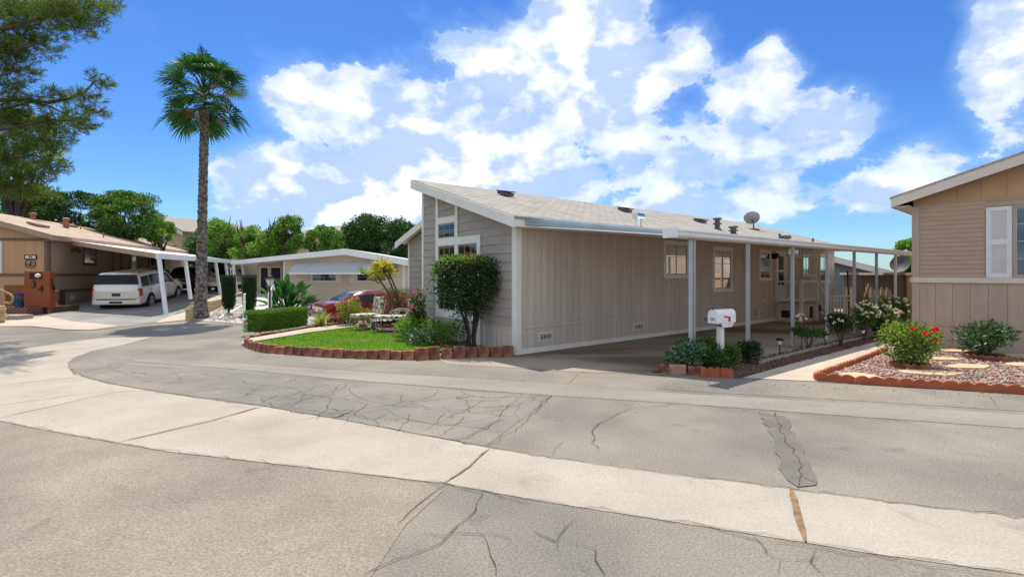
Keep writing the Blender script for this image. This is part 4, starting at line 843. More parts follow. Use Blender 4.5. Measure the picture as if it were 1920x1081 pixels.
a = FC.hit(553, 491, 1).x; c = FC.hit(740, 491, 1).x; za = FC.hit(600, 490.5, 1).z; b = MB(); n = 8
for i in range(n):
    t0, t1 = i/n, (i+1)/n; P = lambda t, k: (-.02-.85*t, za-.68*t+k)
    y0, z0 = P(t0, 0); y1, z1 = P(t1, 0); b.add([(a, y0, z0), (c, y0, z0), (c, y1-.0, z1+.04), (a, y1, z1+.04)], [(0, 1, 2, 3)]); b.add([(a, y1, z1+.04), (c, y1, z1+.04), (c, y1, z1), (a, y1, z1)], [(0, 1, 2, 3)])
b.add([(a, -.02, za), (a, -.87, za-.68), (a, -.02, za-.68)], [(0, 1, 2)]); b.add([(c, -.02, za), (c, -.87, za-.68), (c, -.02, za-.68)], [(0, 1, 2)])
aw = b.build('awning', 'awning', hc); b = MB(); b.box(a-.02, c+.02, -.92, -.87, za-.75, za-.66); b.build('valance', 'white_paint', aw)
q = FC.hit(743, 505, 1); b = MB(); b.obox((q.x, -.1, q.z), (.14, .16, .28)); b.build('wall_lamp', 'black_metal', hc)
for px0, px1 in ((489, 503), (508, 527)):
    a = FC.hit(px0, 501, 1, 2.0); c = FC.hit(px1, 535, 1, 2.0); b = MB(); ring(b, MC2, a.x-.06, c.x+.06, gz, a.z+.06, .08, 0, .04); dd = b.build('door', 'white_trim', hc); b = MB(); fbox(b, MC2, a.x+.02, c.x-.02, gz, a.z, .0, .02); b.build('screen', 'dark_room', dd)
b = MB(); b.box(xL-.12, xL-.02, -.4, -.3, -.4, 2.3); b.build('post', 'white_metal', hc)
q = FC.hit(651, 540, 1); b = MB(); b.lathe([(.02, 0), (.16, .05), (.18, .12), (.1, .16)], 14, (q.x, -.5, q.z-.2)); b.tube([(q.x, -.5, q.z-.2), (q.x, -.5, -.4)], .03, 8); o = b.build('bird_bath', 'iron_pale', None, smooth=50, loc=FC.o); tag(o, 'small pale metal bird bath before the beige home', 'bird bath')
# ramp
rm = thing('wheelchair_ramp', 'pale ramp with white railings rising to the beige home doors', 'ramp')
P0 = gp(478, 598); P1 = Vector((-15.25, 30.5, .55)); sd = Vector((.95, .1, 0))
b = MB(); b.add([P0-sd*.5, P0+sd*.5, P1+sd*.6, P1-sd*.6]+[p-Vector((0, 0, .12)) for p in (P0-sd*.5, P0+sd*.5, P1+sd*.6, P1-sd*.6)], [(0,1,2,3),(7,6,5,4),(0,4,5,1),(1,5,6,2),(2,6,7,3),(3,7,4,0)]); b.build('ramp_floor', 'white_metal', rm)
for s in (-1, 1):
    b = MB(); st_ = .10 if s < 0 else .10
    for k in range(6):
        t = st_+(1-st_)*k/5; p = P0.lerp(P1, t)+sd*s*(.5+.08*t); b.beam(p-Vector((0, 0, .35)), p+Vector((0, 0, .85)), .07, .07, (0, 1, 0))
    for hh in (.85, .5): b.beam(P0.lerp(P1, st_)+sd*s*.51+Vector((0, 0, hh)), P1+sd*s*.58+Vector((0, 0, hh)), .06, .06)
    b.build('railing', 'white_paint', rm)

# ================================================================== FAR BUILDINGS
def far_gable(name, label, c, rzz, w_, d_, zw, zr, m, mr, ridge='x', ov=.5):
    t = thing(name, label, 'house', (c[0], c[1], 0), rzz); b = MB(); b.prism([(-w_/2, -d_/2, -1), (w_/2, -d_/2, -1), (w_/2, -d_/2, zw), (0, -d_/2, zr), (-w_/2, -d_/2, zw)], (0, d_, 0)); b.build('wall', m, t)
    s = (zr-zw)/(w_/2); b = MB()
    for k in (-1, 1): b.prism([(0, -d_/2-ov, zr+.15), (k*(w_/2+ov), -d_/2-ov, zw-s*ov+.15), (k*(w_/2+ov), -d_/2-ov, zw-s*ov), (0, -d_/2-ov, zr)], (0, d_+2*ov, 0))
    b.build('roof', mr, t)
    b = MB()
    for k in (-1, 1): b.prism([(0, -d_/2-ov-.04, zr+.02), (k*(w_/2+ov), -d_/2-ov-.04, zw-s*ov+.02), (k*(w_/2+ov), -d_/2-ov-.04, zw-s*ov-.25), (0, -d_/2-ov-.04, zr-.25)], (0, .035, 0))
    b.build('fascia', 'white_trim', t); return t
p = yp(318, 403, 46)
t = far_gable('two_storey_house', 'tan two storey gabled house rising behind the left carport roof', (p.x, p.y+6), R(-14), 6.4, 12, p.z-1.5, p.z-.1, 'yellow_stucco', 'tile_grey')
b = MB(); b.box(-.5, .5, -6.06, -6.01, p.z-2.0, p.z-1.1); b.build('window', 'white_paint', t)
p = yp(607, 418, 60); t = thing('hip_roof_house', 'distant house with a grey tiled hip roof behind the trees', 'house', (p.x, 66, 0)); w_ = 5.5
b = MB(); b.box(-w_, w_, -5, 5, -1, p.z-1.4); b.build('wall', 'yellow_stucco', t)
b = MB(); z0 = p.z-1.5; b.add([(-w_-.6, -5.6, z0), (w_+.6, -5.6, z0), (w_+.6, 5.6, z0), (-w_-.6, 5.6, z0), (-.5, 0, p.z+.3), (.5, 0, p.z+.3)], [(0,1,5,4),(1,2,5),(2,3,4,5),(3,0,4),(3,2,1,0)]); rfo = b.build('roof', 'tile_grey', t)
b = MB(); b.obox((1.4, -2.4, p.z-.35), (1, .5, .4)); b.build('roof_vent', 'vent_grey', rfo)
# grey-blue neighbour and shed behind the carport
FG = Frame(yp(1552, 512, 26)[:2], (.86, -.51))
hg = thing('manufactured_home', 'blue grey neighbour home seen through the carport posts', 'house', FG.o, FG.a); MGg = lambda h, z, o: (h, -o, z)
g1 = FG.hit(1553, 478, 1, -.3); g2 = FG.hit(1690, 512, 1, -.3); gs = (g2.z-g1.z)/(g2.x-g1.x); print('grey', g1, g2, gs)
gt = lambda h: g1.z+gs*(h-g1.x); x1 = g2.x+1.2
b = MB(); b.prism([(-3, 0, -.3), (x1, 0, -.3), (x1, 0, gt(x1)-.1), (-3, 0, gt(-3)-.1)], (0, 13, 0)); b.build('wall', 'blue_grey_wall', hg)
b = MB(); planks(b, MGg, -3, x1, -.2, 5, lambda h: gt(h)-.12, 1.2, .02, .02); b.build('panel_siding', 'blue_grey_wall', hg)
b = MB(); b.prism([(-3.2, -.3, gt(-3.2)), (x1+.4, -.3, gt(x1+.4)), (x1+.4, -.3, gt(x1+.4)-.06), (-3.2, -.3, gt(-3.2)-.06)], (0, 13.5, 0)); b.build('roof', 'grey_shingle', hg)
b = MB(); b.prism([(-3.2, -.31, gt(-3.2)-.02), (x1+.4, -.31, gt(x1+.4)-.02), (x1+.4, -.31, gt(x1+.4)-.30), (-3.2, -.31, gt(-3.2)-.30)], (0, -.03, 0)); b.build('fascia', 'white_paint', hg)
s0 = yp(1583, 590, 22.5); s1 = yp(1700, 590, 18.6); FS = Frame(s0[:2], (s1-s0)[:2]); Ls = (s1-s0).length
sh = thing('garden_shed', 'brown corrugated metal shed standing past the carport posts', 'shed', FS.o, FS.a)
b = MB(); n = int(Ls/.16); zt_ = 1.72; pts = []
for i in range(n+1): pts.append((i*.16, -.0 if i % 2 else -.035))
for i in range(n): b.add([(pts[i][0], pts[i][1], 0), (pts[i+1][0], pts[i+1][1], 0), (pts[i+1][0], pts[i+1][1], zt_), (pts[i][0], pts[i][1], zt_)], [(0, 1, 2, 3)])
b.box(0, Ls, .001, 2.6, 0, zt_); b.build('wall', 'shed_brown', sh)
b = MB(); b.box(-.15, Ls+.1, -.12, 2.75, zt_+.01, zt_+.10); b.build('roof', 'white_trim', sh)
# ================================================================== VEHICLES
def car(name, label, cat, L, W, belt, st, paint, loc, head, pitch, wheels, wr, side_windows, rear, style, group=None):
    t = thing(name, label, cat, loc, 0, group); rz = math.atan2(head[1], head[0])
    t.rotation_euler = (0, -pitch, rz)
    # st: stations (x, halfwidth, zbottom, zbelt, zroof, roofhalf)
    def sec(s):
        x, w_, zb, bl, zr, rw_ = s
        h = [(0, zb), (w_*.86, zb), (w_*.97, zb+.10), (w_, zb+.28), (w_, (zb+bl)/2+.1), (w_*.985, bl-.06), (w_*.965, bl), (rw_, zr-.09*min(1, (zr-bl)/.3)), (rw_*.86, zr-.01), (rw_*.5, zr+.02*(zr > bl+.2)), (0, zr+.03*(zr > bl+.2))]
        return [(x, y, z) for y, z in h]+[(x, -y, z) for y, z in h[-2:0:-1]]
    b = MB(); V = []; n = len(sec(st[0]))
    for s in st: V += sec(s)
    Fq = [(i*n+j, i*n+(j+1) % n, (i+1)*n+(j+1) % n, (i+1)*n+j) for i in range(len(st)-1) for j in range(n)]
    b.add(V, Fq+[list(range(n)), [(len(st)-1)*n+j for j in range(n)][::-1]]); body = b.build('body', paint, t, smooth=32)
    def at(x):
        for a, c in zip(st, st[1:]):
            if a[0] <= x <= c[0]+1e-6:
                k = (x-a[0])/(c[0]-a[0]); return [a[i]+(c[i]-a[i])*k for i in range(6)]
        return st[-1] if x > st[-1][0] else st[0]
    def side(x, k, s, o=.012):                   # k 0 at belt .. 1 at roof rail
        q = at(x); y0, z0 = q[1]*.965, q[3]; y1, z1 = q[5], q[4]-.09*min(1, (q[4]-q[3])/.3)
        return (x, s*(y0+(y1-y0)*k+o), z0+(z1-z0)*k)
    for s in (-1, 1):
        for (xa, xb, ca, cb) in side_windows:    # bottom xa..xb, top ca..cb
            b = MB(); m = 6; lo = [side(xa+(xb-xa)*i/m, .08, s) for i in range(m+1)]; hi = [side(ca+(cb-ca)*i/m, .86, s) for i in range(m+1)]
            b.add(lo+hi, [(i, i+1, i+m+2, i+m+1) for i in range(m)]); b.build('side_window', 'car_glass', t)
    # rear glass and windscreen
    for nm, (xa, xb, inset, fr_, to_) in rear.items():
        b = MB(); P = []
        for k in (fr_, to_):
            x = xa+(xb-xa)*k; q = at(x); hw = q[1]*.965+(q[5]-q[1]*.965)*k; sgn = -1 if nm == 'rear_window' else 1
            P += [(x+sgn*.022, -hw*inset, q[4]+.012), (x+sgn*.022, hw*inset, q[4]+.012)]
        b.add(P, [(0, 1, 3, 2)]); b.build(nm, 'car_glass', t)
    for x in wheels:
        for s in (-1, 1):
            yo = at(x)[1]
            b = MB(); m = 20; arch = [(x+(wr+.09)*math.cos(math.pi*i/m), s*(yo+.004), max(.0, 1)*(wr+(wr+.06)*math.sin(math.pi*i/m))) for i in range(m+1)]
            arch = [(a, c, max(d, at(x)[2]-.02)) for a, c, d in arch]; b.poly(arch+[(x-(wr+.09), s*(yo+.004), at(x)[2]-.02), (x+(wr+.09), s*(yo+.004), at(x)[2]-.02)][:0]); b.build('wheel_arch', 'tyre', t)
            wh = MB(); wi = .24; pr = [(wr*.6, -wi/2), (wr*.93, -wi/2), (wr, -wi/2+.05), (wr, wi/2-.05), (wr*.93, wi/2), (wr*.6, wi/2)]; wh.lathe(pr, 24); tyre = wh.build('wheel', 'tyre', t, smooth=40)
            tyre.rotation_euler = (R(90), 0, 0); tyre.location = (x, s*(yo-wi/2+.03), wr)
            r_ = MB(); z_ = -s*(wi/2+.004); r_.lathe([(wr*.16, 0), (wr*.15, .02)], 12, (0, 0, z_))
            for k in range(24):
                a0 = 6.2832*k/24; a1 = 6.2832*(k+1)/24; c0, c1 = wr*.53, wr*.64
                r_.add([(c0*math.cos(a0), c0*math.sin(a0), z_), (c1*math.cos(a0), c1*math.sin(a0), z_), (c1*math.cos(a1), c1*math.sin(a1), z_), (c0*math.cos(a1), c0*math.sin(a1), z_)], [(0, 1, 2, 3)])
            for k in range(6):
                a0 = 6.2832*k/6; r_.beam((wr*.12*math.cos(a0), wr*.12*math.sin(a0), z_), (wr*.56*math.cos(a0), wr*.56*math.sin(a0), z_), wr*.2, .02)
            r_.build('rim', 'rim', tyre)
    return t, at
suv_st = [(-2.85, .90, .50, 1.04, 1.05, .86), (-2.81, 1.0, .42, 1.14, 1.16, .93), (-2.77, 1.01, .38, 1.17, 1.26, .92), (-2.66, 1.02, .36, 1.18, 1.80, .85), (-2.54, 1.02, .34, 1.18, 1.90, .85), (-1.2, 1.02, .32, 1.17, 1.94, .86), (.3, 1.02, .32, 1.16, 1.93, .85), (.75, 1.02, .32, 1.15, 1.85, .82),
          (1.5, 1.01, .32, 1.14, 1.17, .86), (1.9, 1.0, .33, 1.12, 1.14, .84), (2.55, .97, .35, 1.04, 1.06, .78), (2.78, .90, .40, .92, .93, .70), (2.85, .78, .46, .80, .81, .60)]
hd = Vector((-.26, .966)).normalized(); sl_ = R(4)
rs_ = {'rear_window': (-2.77, -2.64, .95, .15, .98), 'windscreen': (.75, 1.5, .92, .05, .95)}
t, at_ = car('parked_car', 'silver long sport utility vehicle parked nose in under the left carport, rear facing us', 'car', 5.7, 2.04, 1.16, suv_st, 'car_silver', (-19.75, 26.45, .10), hd, R(4.2), (-1.75, 1.75), .41,
         [(-2.55, -1.75, -2.45, -1.75), (-1.65, -.62, -1.65, -.62), (-.52, .42, -.52, .42), (.5, 1.25, .5, .72)], rs_, 'suv')
for s in (-1, 1):
    b = MB(); b.prism([(-2.80, s*.80, .78), (-2.80, s*1.0, .78), (-2.80, s*.99, 1.18), (-2.80, s*.90, 1.18)], (-.03, 0, 0)); b.prism([(-2.82, s*1.0, .78), (-2.60, s*1.018, .80), (-2.62, s*.995, 1.18), (-2.80, s*.985, 1.18)], (0, s*.012, 0)); b.build('tail_light', 'tail_red', t)
    b = MB(); b.tube([(-2.3, s*.70, 1.86), (-2.2, s*.70, 1.93), (.2, s*.70, 1.96), (.35, s*.70, 1.90)], .018, 6); b.build('roof_rail', 'black_metal', t)
    b = MB(); b.beam((-1.2, s*1.03, .36), (1.2, s*1.03, .36), .10, .05); b.build('running_board', 'black_metal', t)
    b = MB(); b.obox((1.15, s*1.12, 1.2), (.12, .2, .18)); b.build('mirror', 'car_silver', t, bevel=.03)
for s in (-1, 1):
    for x_ in (-1.70, -.57, .46, 1.32):
        b = MB(); b.box(x_-.006, x_+.006, s*1.021-.004, s*1.021+.004, .42, 1.12); b.build('door_seam', 'black_metal', t)
    for x_ in (-.78, .28): b = MB(); b.box(x_-.10, x_+.10, s*1.035-.015, s*1.035+.015, 1.0, 1.035); b.build('door_handle', 'car_silver', t, bevel=.008)
b = MB(); b.box(-2.862, -2.85, -.88, .88, .69, .70); b.build('tailgate_seam', 'black_metal', t)
b = MB(); b.box(-2.90, -2.72, -.98, .98, .40, .62); bp_ = b.build('rear_bumper', 'car_silver', t, bevel=.04); b = MB(); b.box(-2.865, -2.78, -.80, .80, .622, .66); b.box(-2.912, -2.9, -.26, .26, .47, .56); b.build('bumper_step', 'black_metal', bp_)
b = MB(); b.box(-2.868, -2.84, -.17, .17, .80, .95); pq = b.build('licence_plate', 'plate_dark', t)
b = MB(); b.box(-2.865, -2.84, -.45, .45, .985, 1.01); b.box(-2.862, -2.84, -.45, .45, .735, .75); b.box(-2.862, -2.84, -.46, -.445, .75, .985); b.box(-2.862, -2.84, .445, .46, .75, .985); b.build('tailgate_trim', 'chrome', t)
b = MB(); b.box(-2.64, -2.5, -.55, .55, 1.84, 1.88); b.build('rear_spoiler', 'car_silver', t, bevel=.01)
k_st = [(-2.40, .84, .48, .98, .99, .74), (-2.35, .92, .40, 1.05, 1.06, .80), (-2.25, .95, .36, 1.08, 1.2, .80), (-1.95, .96, .32, 1.08, 1.62, .72), (-1.7, .96, .30, 1.08, 1.70, .72), (.1, .96, .30, 1.06, 1.74, .73), (.5, .96, .30, 1.05, 1.66, .70), (1.25, .95, .30, 1.03, 1.06, .80), (2.1, .92, .32, .95, .96, .72), (2.35, .82, .40, .80, .81, .60)]
rk = {'rear_window': (-2.25, -1.95, .9, .15, .95), 'windscreen': (.5, 1.25, .92, .05, .95)}; swk = [(-2.0, -1.25, -1.8, -1.25), (-1.15, -.3, -1.15, -.3), (-.2, .95, -.2, .42)]
for lab, loc, dy in (('glossy black sport utility vehicle parked ahead of the silver one under the left carport', (-21.35, 33.4, .50), 1.04), ('dark hatchback parked deepest in the left carport near the peach shed', (-22.9, 39.6, .50), .98)):
    t, a_ = car('parked_car', lab, 'car', 4.8, 1.9, 1.07, k_st, 'car_black', loc, hd, 0, (-1.45, 1.5), .37, swk, rk, 'suv')
    for s in (-1, 1):
        b = MB(); b.prism([(-2.37, s*.5, .86), (-2.37, s*.92, .86), (-2.36, s*.90, .98), (-2.37, s*.5, .98)], (-.02, 0, 0)); b.prism([(-2.38, s*.93, .86), (-2.1, s*.965, .88), (-2.12, s*.95, 1.0), (-2.36, s*.93, .98)], (0, s*.01, 0)); b.build('tail_light', 'tail_red', t)
        b = MB(); b.obox((.95, s*1.05, 1.1), (.1, .18, .14)); b.build('mirror', 'car_black', t, bevel=.02)
    b = MB(); b.box(-2.42, -2.38, -.16, .16, .62, .74); b.build('licence_plate', 'plate_pale', t)
# red sedan
s_st = [(-2.42, .72, .42, .80, .81, .62), (-2.36, .85, .34, .90, .92, .72), (-2.2, .90, .28, .96, 1.0, .74), (-1.75, .91, .26, .97, 1.02, .72), (-1.1, .92, .24, .95, 1.34, .62), (-.6, .92, .24, .94, 1.42, .60), (.0, .92, .24, .92, 1.42, .60), (.35, .92, .24, .92, 1.36, .60), (1.15, .91, .25, .90, .95, .74), (1.9, .89, .26, .80, .83, .70), (2.3, .80, .32, .66, .67, .60), (2.42, .62, .38, .58, .59, .5)]
rsd = {'rear_window': (-1.75, -1.1, .9, .08, .95), 'windscreen': (.35, 1.15, .9, .05, .92)}
cpos = Vector((-5.75, 20.9, hgt(-6.35, 20.9)+.0)); hs2 = Vector((.80, .60)).normalized()
t, a_ = car('parked_car', 'shiny dark red sedan parked in the yard behind the rose bush and lawn chairs', 'car', 4.8, 1.84, .94, s_st, 'car_red', cpos, hs2, 0, (-1.4, 1.4), .33, [(-1.35, -.35, -1.0, -.35), (-.27, .85, -.27, .35)], rsd, 'sedan')
for s in (-1, 1):
    b = MB(); b.prism([(-2.37, s*.45, .74), (-2.37, s*.83, .74), (-2.35, s*.83, .90), (-2.37, s*.45, .88)], (-.035, 0, 0)); b.prism([(-2.37, s*.855, .74), (-2.1, s*.915, .76), (-2.12, s*.90, .90), (-2.35, s*.85, .90)], (0, s*.012, 0)); b.build('tail_light', 'tail_red', t)
    b = MB(); b.obox((.75, s*1.0, 1.0), (.1, .16, .12)); b.build('mirror', 'car_red', t, bevel=.02)
b = MB(); b.box(-2.435, -2.40, -.17, .17, .62, .74); b.build('licence_plate', 'plate_pale', t)
b = MB(); b.box(-2.46, -2.25, -.8, .8, .36, .52); b.build('rear_bumper', 'car_red', t, bevel=.04)
# vehicle glimpsed at the back right, charcoal grill-like cart
# ================================================================== PLANTS
def stems(mb, c, n, h, spread, r, seg=4, lean=(0, 0)):
    for i in range(n):
        a = random.uniform(0, 6.28); s = random.uniform(.4, 1)*spread; P = []
        for k in range(seg+1):
            q = k/seg; P.append(Vector(c)+Vector((math.cos(a)*s*q**1.2+random.gauss(0, .012), math.sin(a)*s*q**1.2+random.gauss(0, .012), h*q)) )
        mb.tube(P, [r*(1-.6*k/seg) for k in range(seg+1)], 5)
def bush(name, label, cat, loc, blobs, n, size, m, group=None, nst=7, stemh=.5, spread=.3, sr=.014, flowers=None, asp=.5, shell=.35, stem_mat='bark', up=.3):
    t = thing(name, label, cat, loc, random.uniform(0, .01), group)
    leaves('foliage', blobs, n, size, m, t, asp, shell, up)
    b = MB(); stems(b, (0, 0, -.02), nst, stemh, spread, sr); b.build('stem', stem_mat, t)
    if flowers:
        fm, cnt, fs, top = flowers
        if isinstance(cnt, list): C = np.array(cnt, float)
        else: C, d = blobpts(blobs, cnt*6, .98); C = C[(C[:, 2] > top) & (d[:, 1] < .4)][:cnt]
        for i, c in enumerate(C):
            s = fs*random.uniform(.8, 1.2); V = []; q = []
            k = 14; dirs = unit(rng.normal(size=(k, 3))+np.array([0, 0, .6])); Vv, Fq = leafquads(np.repeat(c[None], k, 0)+dirs*s*.1, dirs, s, s*.8)
            npmesh('flower', Vv, Fq, fm, t)
    return t
# topiary tree in front of the gable
tp = gp(884, 658); tr = thing('topiary_tree', 'multi stemmed round clipped tree with dark leaves and a pinkish top before the gable', 'tree', tp)
cx_ = gp(875, 658).x-tp.x; Yt = tp.y
bl = [(cx_-.03, 0, 1.55, .78, .62, .62), (cx_-.33, 0, 1.80, .50, .5, .38), (cx_+.35, 0, 1.80, .48, .5, .38), (cx_, -.1, 1.95, .6, .5, .3), (cx_-.25, 0, 1.30, .50, .45, .42), (cx_+.30, 0, 1.30, .48, .45, .38), (cx_+.1, 0, 1.02, .45, .4, .32), (cx_+.68, -.05, 1.55, .16, .2, .32), (cx_-.55, 0, 1.95, .24, .35, .22), (cx_+.55, 0, 1.95, .24, .35, .22), (cx_-.5, 0, 1.62, .28, .35, .3)]
leaves('foliage', bl, 9500, .065, 'leaf_dark', tr, .42, .25, .2)
tb = [(cx_-.30, 0, 2.08, .45, .45, .13), (cx_+.25, 0, 2.08, .5, .45, .13), (cx_, -.1, 2.10, .55, .45, .12), (cx_-.62, 0, 1.85, .18, .35, .28)]
leaves('lit_top_foliage', tb, 1900, .06, 'leaf_bright', tr, .42, .3, .6)  # brighter leaf colour stands in for the sunlit top of the crown
leaves('red_shoots', [(cx_+.05, -.1, 2.12, .28, .3, .12), (cx_+.45, -.1, 2.05, .12, .2, .1), (cx_-.38, -.35, 1.92, .07, .05, .05)], 240, .065, 'leaf_red', tr, .42, .3, .9)
b = MB()
for a, s in ((-.5, .30), (-.2, .18), (.05, .1), (.35, .2), (.6, .3), (2.4, .28), (2.9, .3), (4, .25)):
    b.tube([Vector((.02*math.cos(a)*4, .02*math.sin(a)*4, -.05)), Vector((s*.25*math.cos(a), s*.3*math.sin(a), .35)), Vector((s*.6*math.cos(a), s*.6*math.sin(a), .75)), Vector((s*1.1*math.cos(a)+cx_*.4, s*1.1*math.sin(a), 1.25)), Vector((s*1.5*math.cos(a)+cx_, s*1.4*math.sin(a), 1.7))], [.04, .034, .028, .02, .012], 7)
b.build('trunk', 'bark_dark', tr, smooth=60)
leaves('low_foliage', [(-.28, -.05, .62, .25, .2, .30), (-.12, 0, .35, .14, .15, .22)], 420, .06, 'leaf_dark', tr, .4, .3)
# shrubs beside the gable
bush('shrub', 'feathery bright green shrub at the foot of the gable left of the round tree', 'shrub', gp(835, 648), [(0, 0, .28, .38, .3, .27), (.15, 0, .42, .25, .22, .2)], 1500, .07, 'leaf_bright', None, 6, .4, .25, .01, None, .22)
bush('shrub', 'light green leafy shrub beside the lawn chair, nearest the lawn', 'shrub', gp(788, 641), [(-.25, 0, .35, .42, .35, .33), (.25, .1, .30, .4, .35, .28)], 2000, .08, 'leaf_bright', None, 7, .4, .3, .01, None, .5)
bush('rose_bush', 'tall rose bush with pink blooms at the left corner of the taupe home', 'rose bush', gp(781, 640), [(-.02, .3, .9, .22, .3, .45), (.0, .2, .45, .28, .3, .35)], 1500, .075, 'leaf_mid', None, 8, 1.1, .3, .014, ('petal_pink', [(-.06, -.05, 1.24), (.14, 0, 1.34), (-.07, -.1, .92), (-.15, -.1, .80), (.1, -.1, 1.1)], .075, 0), .55)
bush('shrub', 'white flecked green shrub in the bed left of the gable corner', 'shrub', gp(787, 650), [(-.05, 0, .22, .3, .25, .22), (.2, -.1, .3, .2, .2, .2)], 1000, .06, 'leaf_blue', None, 5, .3, .2, .01, ('petal_white', 5, .03, .2), .5)
bush('rose_bush', 'rose bush with pink and cream blooms before the red sedan', 'rose bush', gp(655, 612), [(0, 0, .62, .42, .4, .38), (.1, 0, .35, .32, .3, .3), (.55, .1, .35, .28, .25, .25)], 2300, .075, 'leaf_yellow', None, 8, .7, .3, .012, ('petal_pink', 12, .075, .6), .5)
bush('shrub', 'rust red leafed shrub between the plumeria stems and the sedan', 'shrub', gp(738, 611), [(-.2, .3, .75, .45, .35, .45), (.35, .3, .85, .3, .3, .4), (0, .2, .35, .4, .3, .3)], 1500, .08, 'leaf_rust', None, 9, 1.0, .4, .012, ('petal_pink', 4, .06, .7), .5)
bush('shrub', 'dark low shrub against the beige home beside the sedan tail', 'shrub', Vector((-9.9, 24.2, -.33)), [(0, 0, .55, .5, .4, .4)], 900, .09, 'leaf_dark', None, 5, .5, .2)
bush('shrub', 'flat topped clipped dark shrub behind the red sedan near the beige wall', 'shrub', Vector((-6.4, 26.6, -.33)), [(0, 0, .9, 1.1, .5, .42)], 1700, .09, 'leaf_mid', None, 5, .6, .3)
# plumeria
pm = thing('plumeria', 'plumeria with long bare stems and yellow green leaf rosettes before the beige home', 'plant', gp(754, 611)); o0 = pm.location
b = MB(); tips = []
for i, (tx, ty, rr_) in enumerate(((703, 512, .34), (716, 498, .36), (728, 508, .28))):
    tip = yp(tx, ty, o0.y+.1*i)-o0; tips.append((tip, rr_)); b.tube([Vector((.02*i, 0, 0)), tip*.35+Vector((.12, 0, 0)), tip*.7+Vector((.10, 0, 0)), tip], [.045, .035, .028, .022], 7)
b.build('stem', 'bark', pm, smooth=60)
for tip, rr_ in tips:
    k = 64; d = unit(rng.normal(size=(k, 3))*np.array([1, 1, .55])+np.array([0, 0, .05])); V, Fq = leafquads(np.repeat(np.array(tip)[None], k, 0), d, rr_*1.25, .09); npmesh('leaf_rosette', V, Fq, 'leaf_gold', pm)
tip = yp(680, 512, o0.y)-o0; k = 12; d = unit(rng.normal(size=(k, 3))*np.array([1, 1, .5])); V, Fq = leafquads(np.repeat(np.array(tip)[None], k, 0), d, .3, .09); npmesh('leaf_rosette', V, Fq, 'leaf_bright', pm); b = MB(); b.tube([tips[0][0]*.8, tip], .02, 6); b.build('side_stem', 'bark', pm)
# hedge
h0, h1_ = gp(487, 631), gp(577, 617.5); hd2 = (h1_-h0); Lh = hd2.length
hg_ = thing('hedge', 'clipped green box hedge with sunlit top at the left end of the lawn', 'hedge', h0+Vector((0, .0, .12)), math.atan2(hd2.y, hd2.x))
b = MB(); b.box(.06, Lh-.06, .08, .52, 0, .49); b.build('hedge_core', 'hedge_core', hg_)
n = 15000; f = rng.random(n); C = np.stack([rng.uniform(0, Lh, n), rng.uniform(0, .6, n), rng.uniform(0, .56, n)], 1); D = rng.normal(size=(n, 3))
fc = rng.integers(0, 8, n); C[fc < 3, 1] = rng.normal(.03, .02, (fc < 3).sum()); D[fc < 3, 1] -= 1.3; C[(fc > 2) & (fc < 6), 2] = rng.normal(.55, .022, ((fc > 2) & (fc < 6)).sum()); D[(fc > 2) & (fc < 6), 2] += 1.3
C[fc == 6, 0] = rng.normal(.02, .02, (fc == 6).sum()); D[fc == 6, 0] -= 1.3; C[fc == 7, 0] = rng.normal(Lh-.02, .02, (fc == 7).sum()); D[fc == 7, 0] += 1.3
V, Fq = leafquads(C, D, .035+.02*rng.random(n), .022); npmesh('foliage', V, Fq, 'hedge_leaf', hg_)
# spiky cycad by the hedge, bird of paradise by the house
def fanplant(name, label, loc, n, L, Wd, m, el0, el1, seg=6, curve=.5, cat='plant'):
    t = thing(name, label, cat, loc); V = []; Fq = []
    for i in range(n):
        a = random.uniform(0, 6.28); e = R(random.uniform(el0, el1)); l = L*random.uniform(.7, 1.1); p = Vector((0, 0, 0)); d = Vector((math.cos(a)*math.cos(e), math.sin(a)*math.cos(e), math.sin(e))); s = Vector((-math.sin(a), math.cos(a), 0)); k0 = len(V)
        for k in range(seg+1):
            q = k/seg; wd = Wd*(math.sin(math.pi*min(1, q*.9+.08))**.7 if k < seg else .02); V += [tuple(p+s*wd/2+Vector((0, 0, wd*.15))), tuple(p), tuple(p-s*wd/2+Vector((0, 0, wd*.15)))]
            p = p+d*l/seg; d = (d+Vector((0, 0, -curve*q/seg*2))).normalized()
            if k: b_ = k0+3*k; Fq += [(b_-3, b_-2, b_+1, b_), (b_-2, b_-1, b_+2, b_+1)]
    npmesh('foliage', V, Fq, m, t); return t
c = fanplant('cycad', 'small spiky yellow green cycad at the right end of the hedge', gp(596, 616)+Vector((0, .2, .02)), 60, .62, .05, 'leaf_yellow', 15, 75, 6, .9)
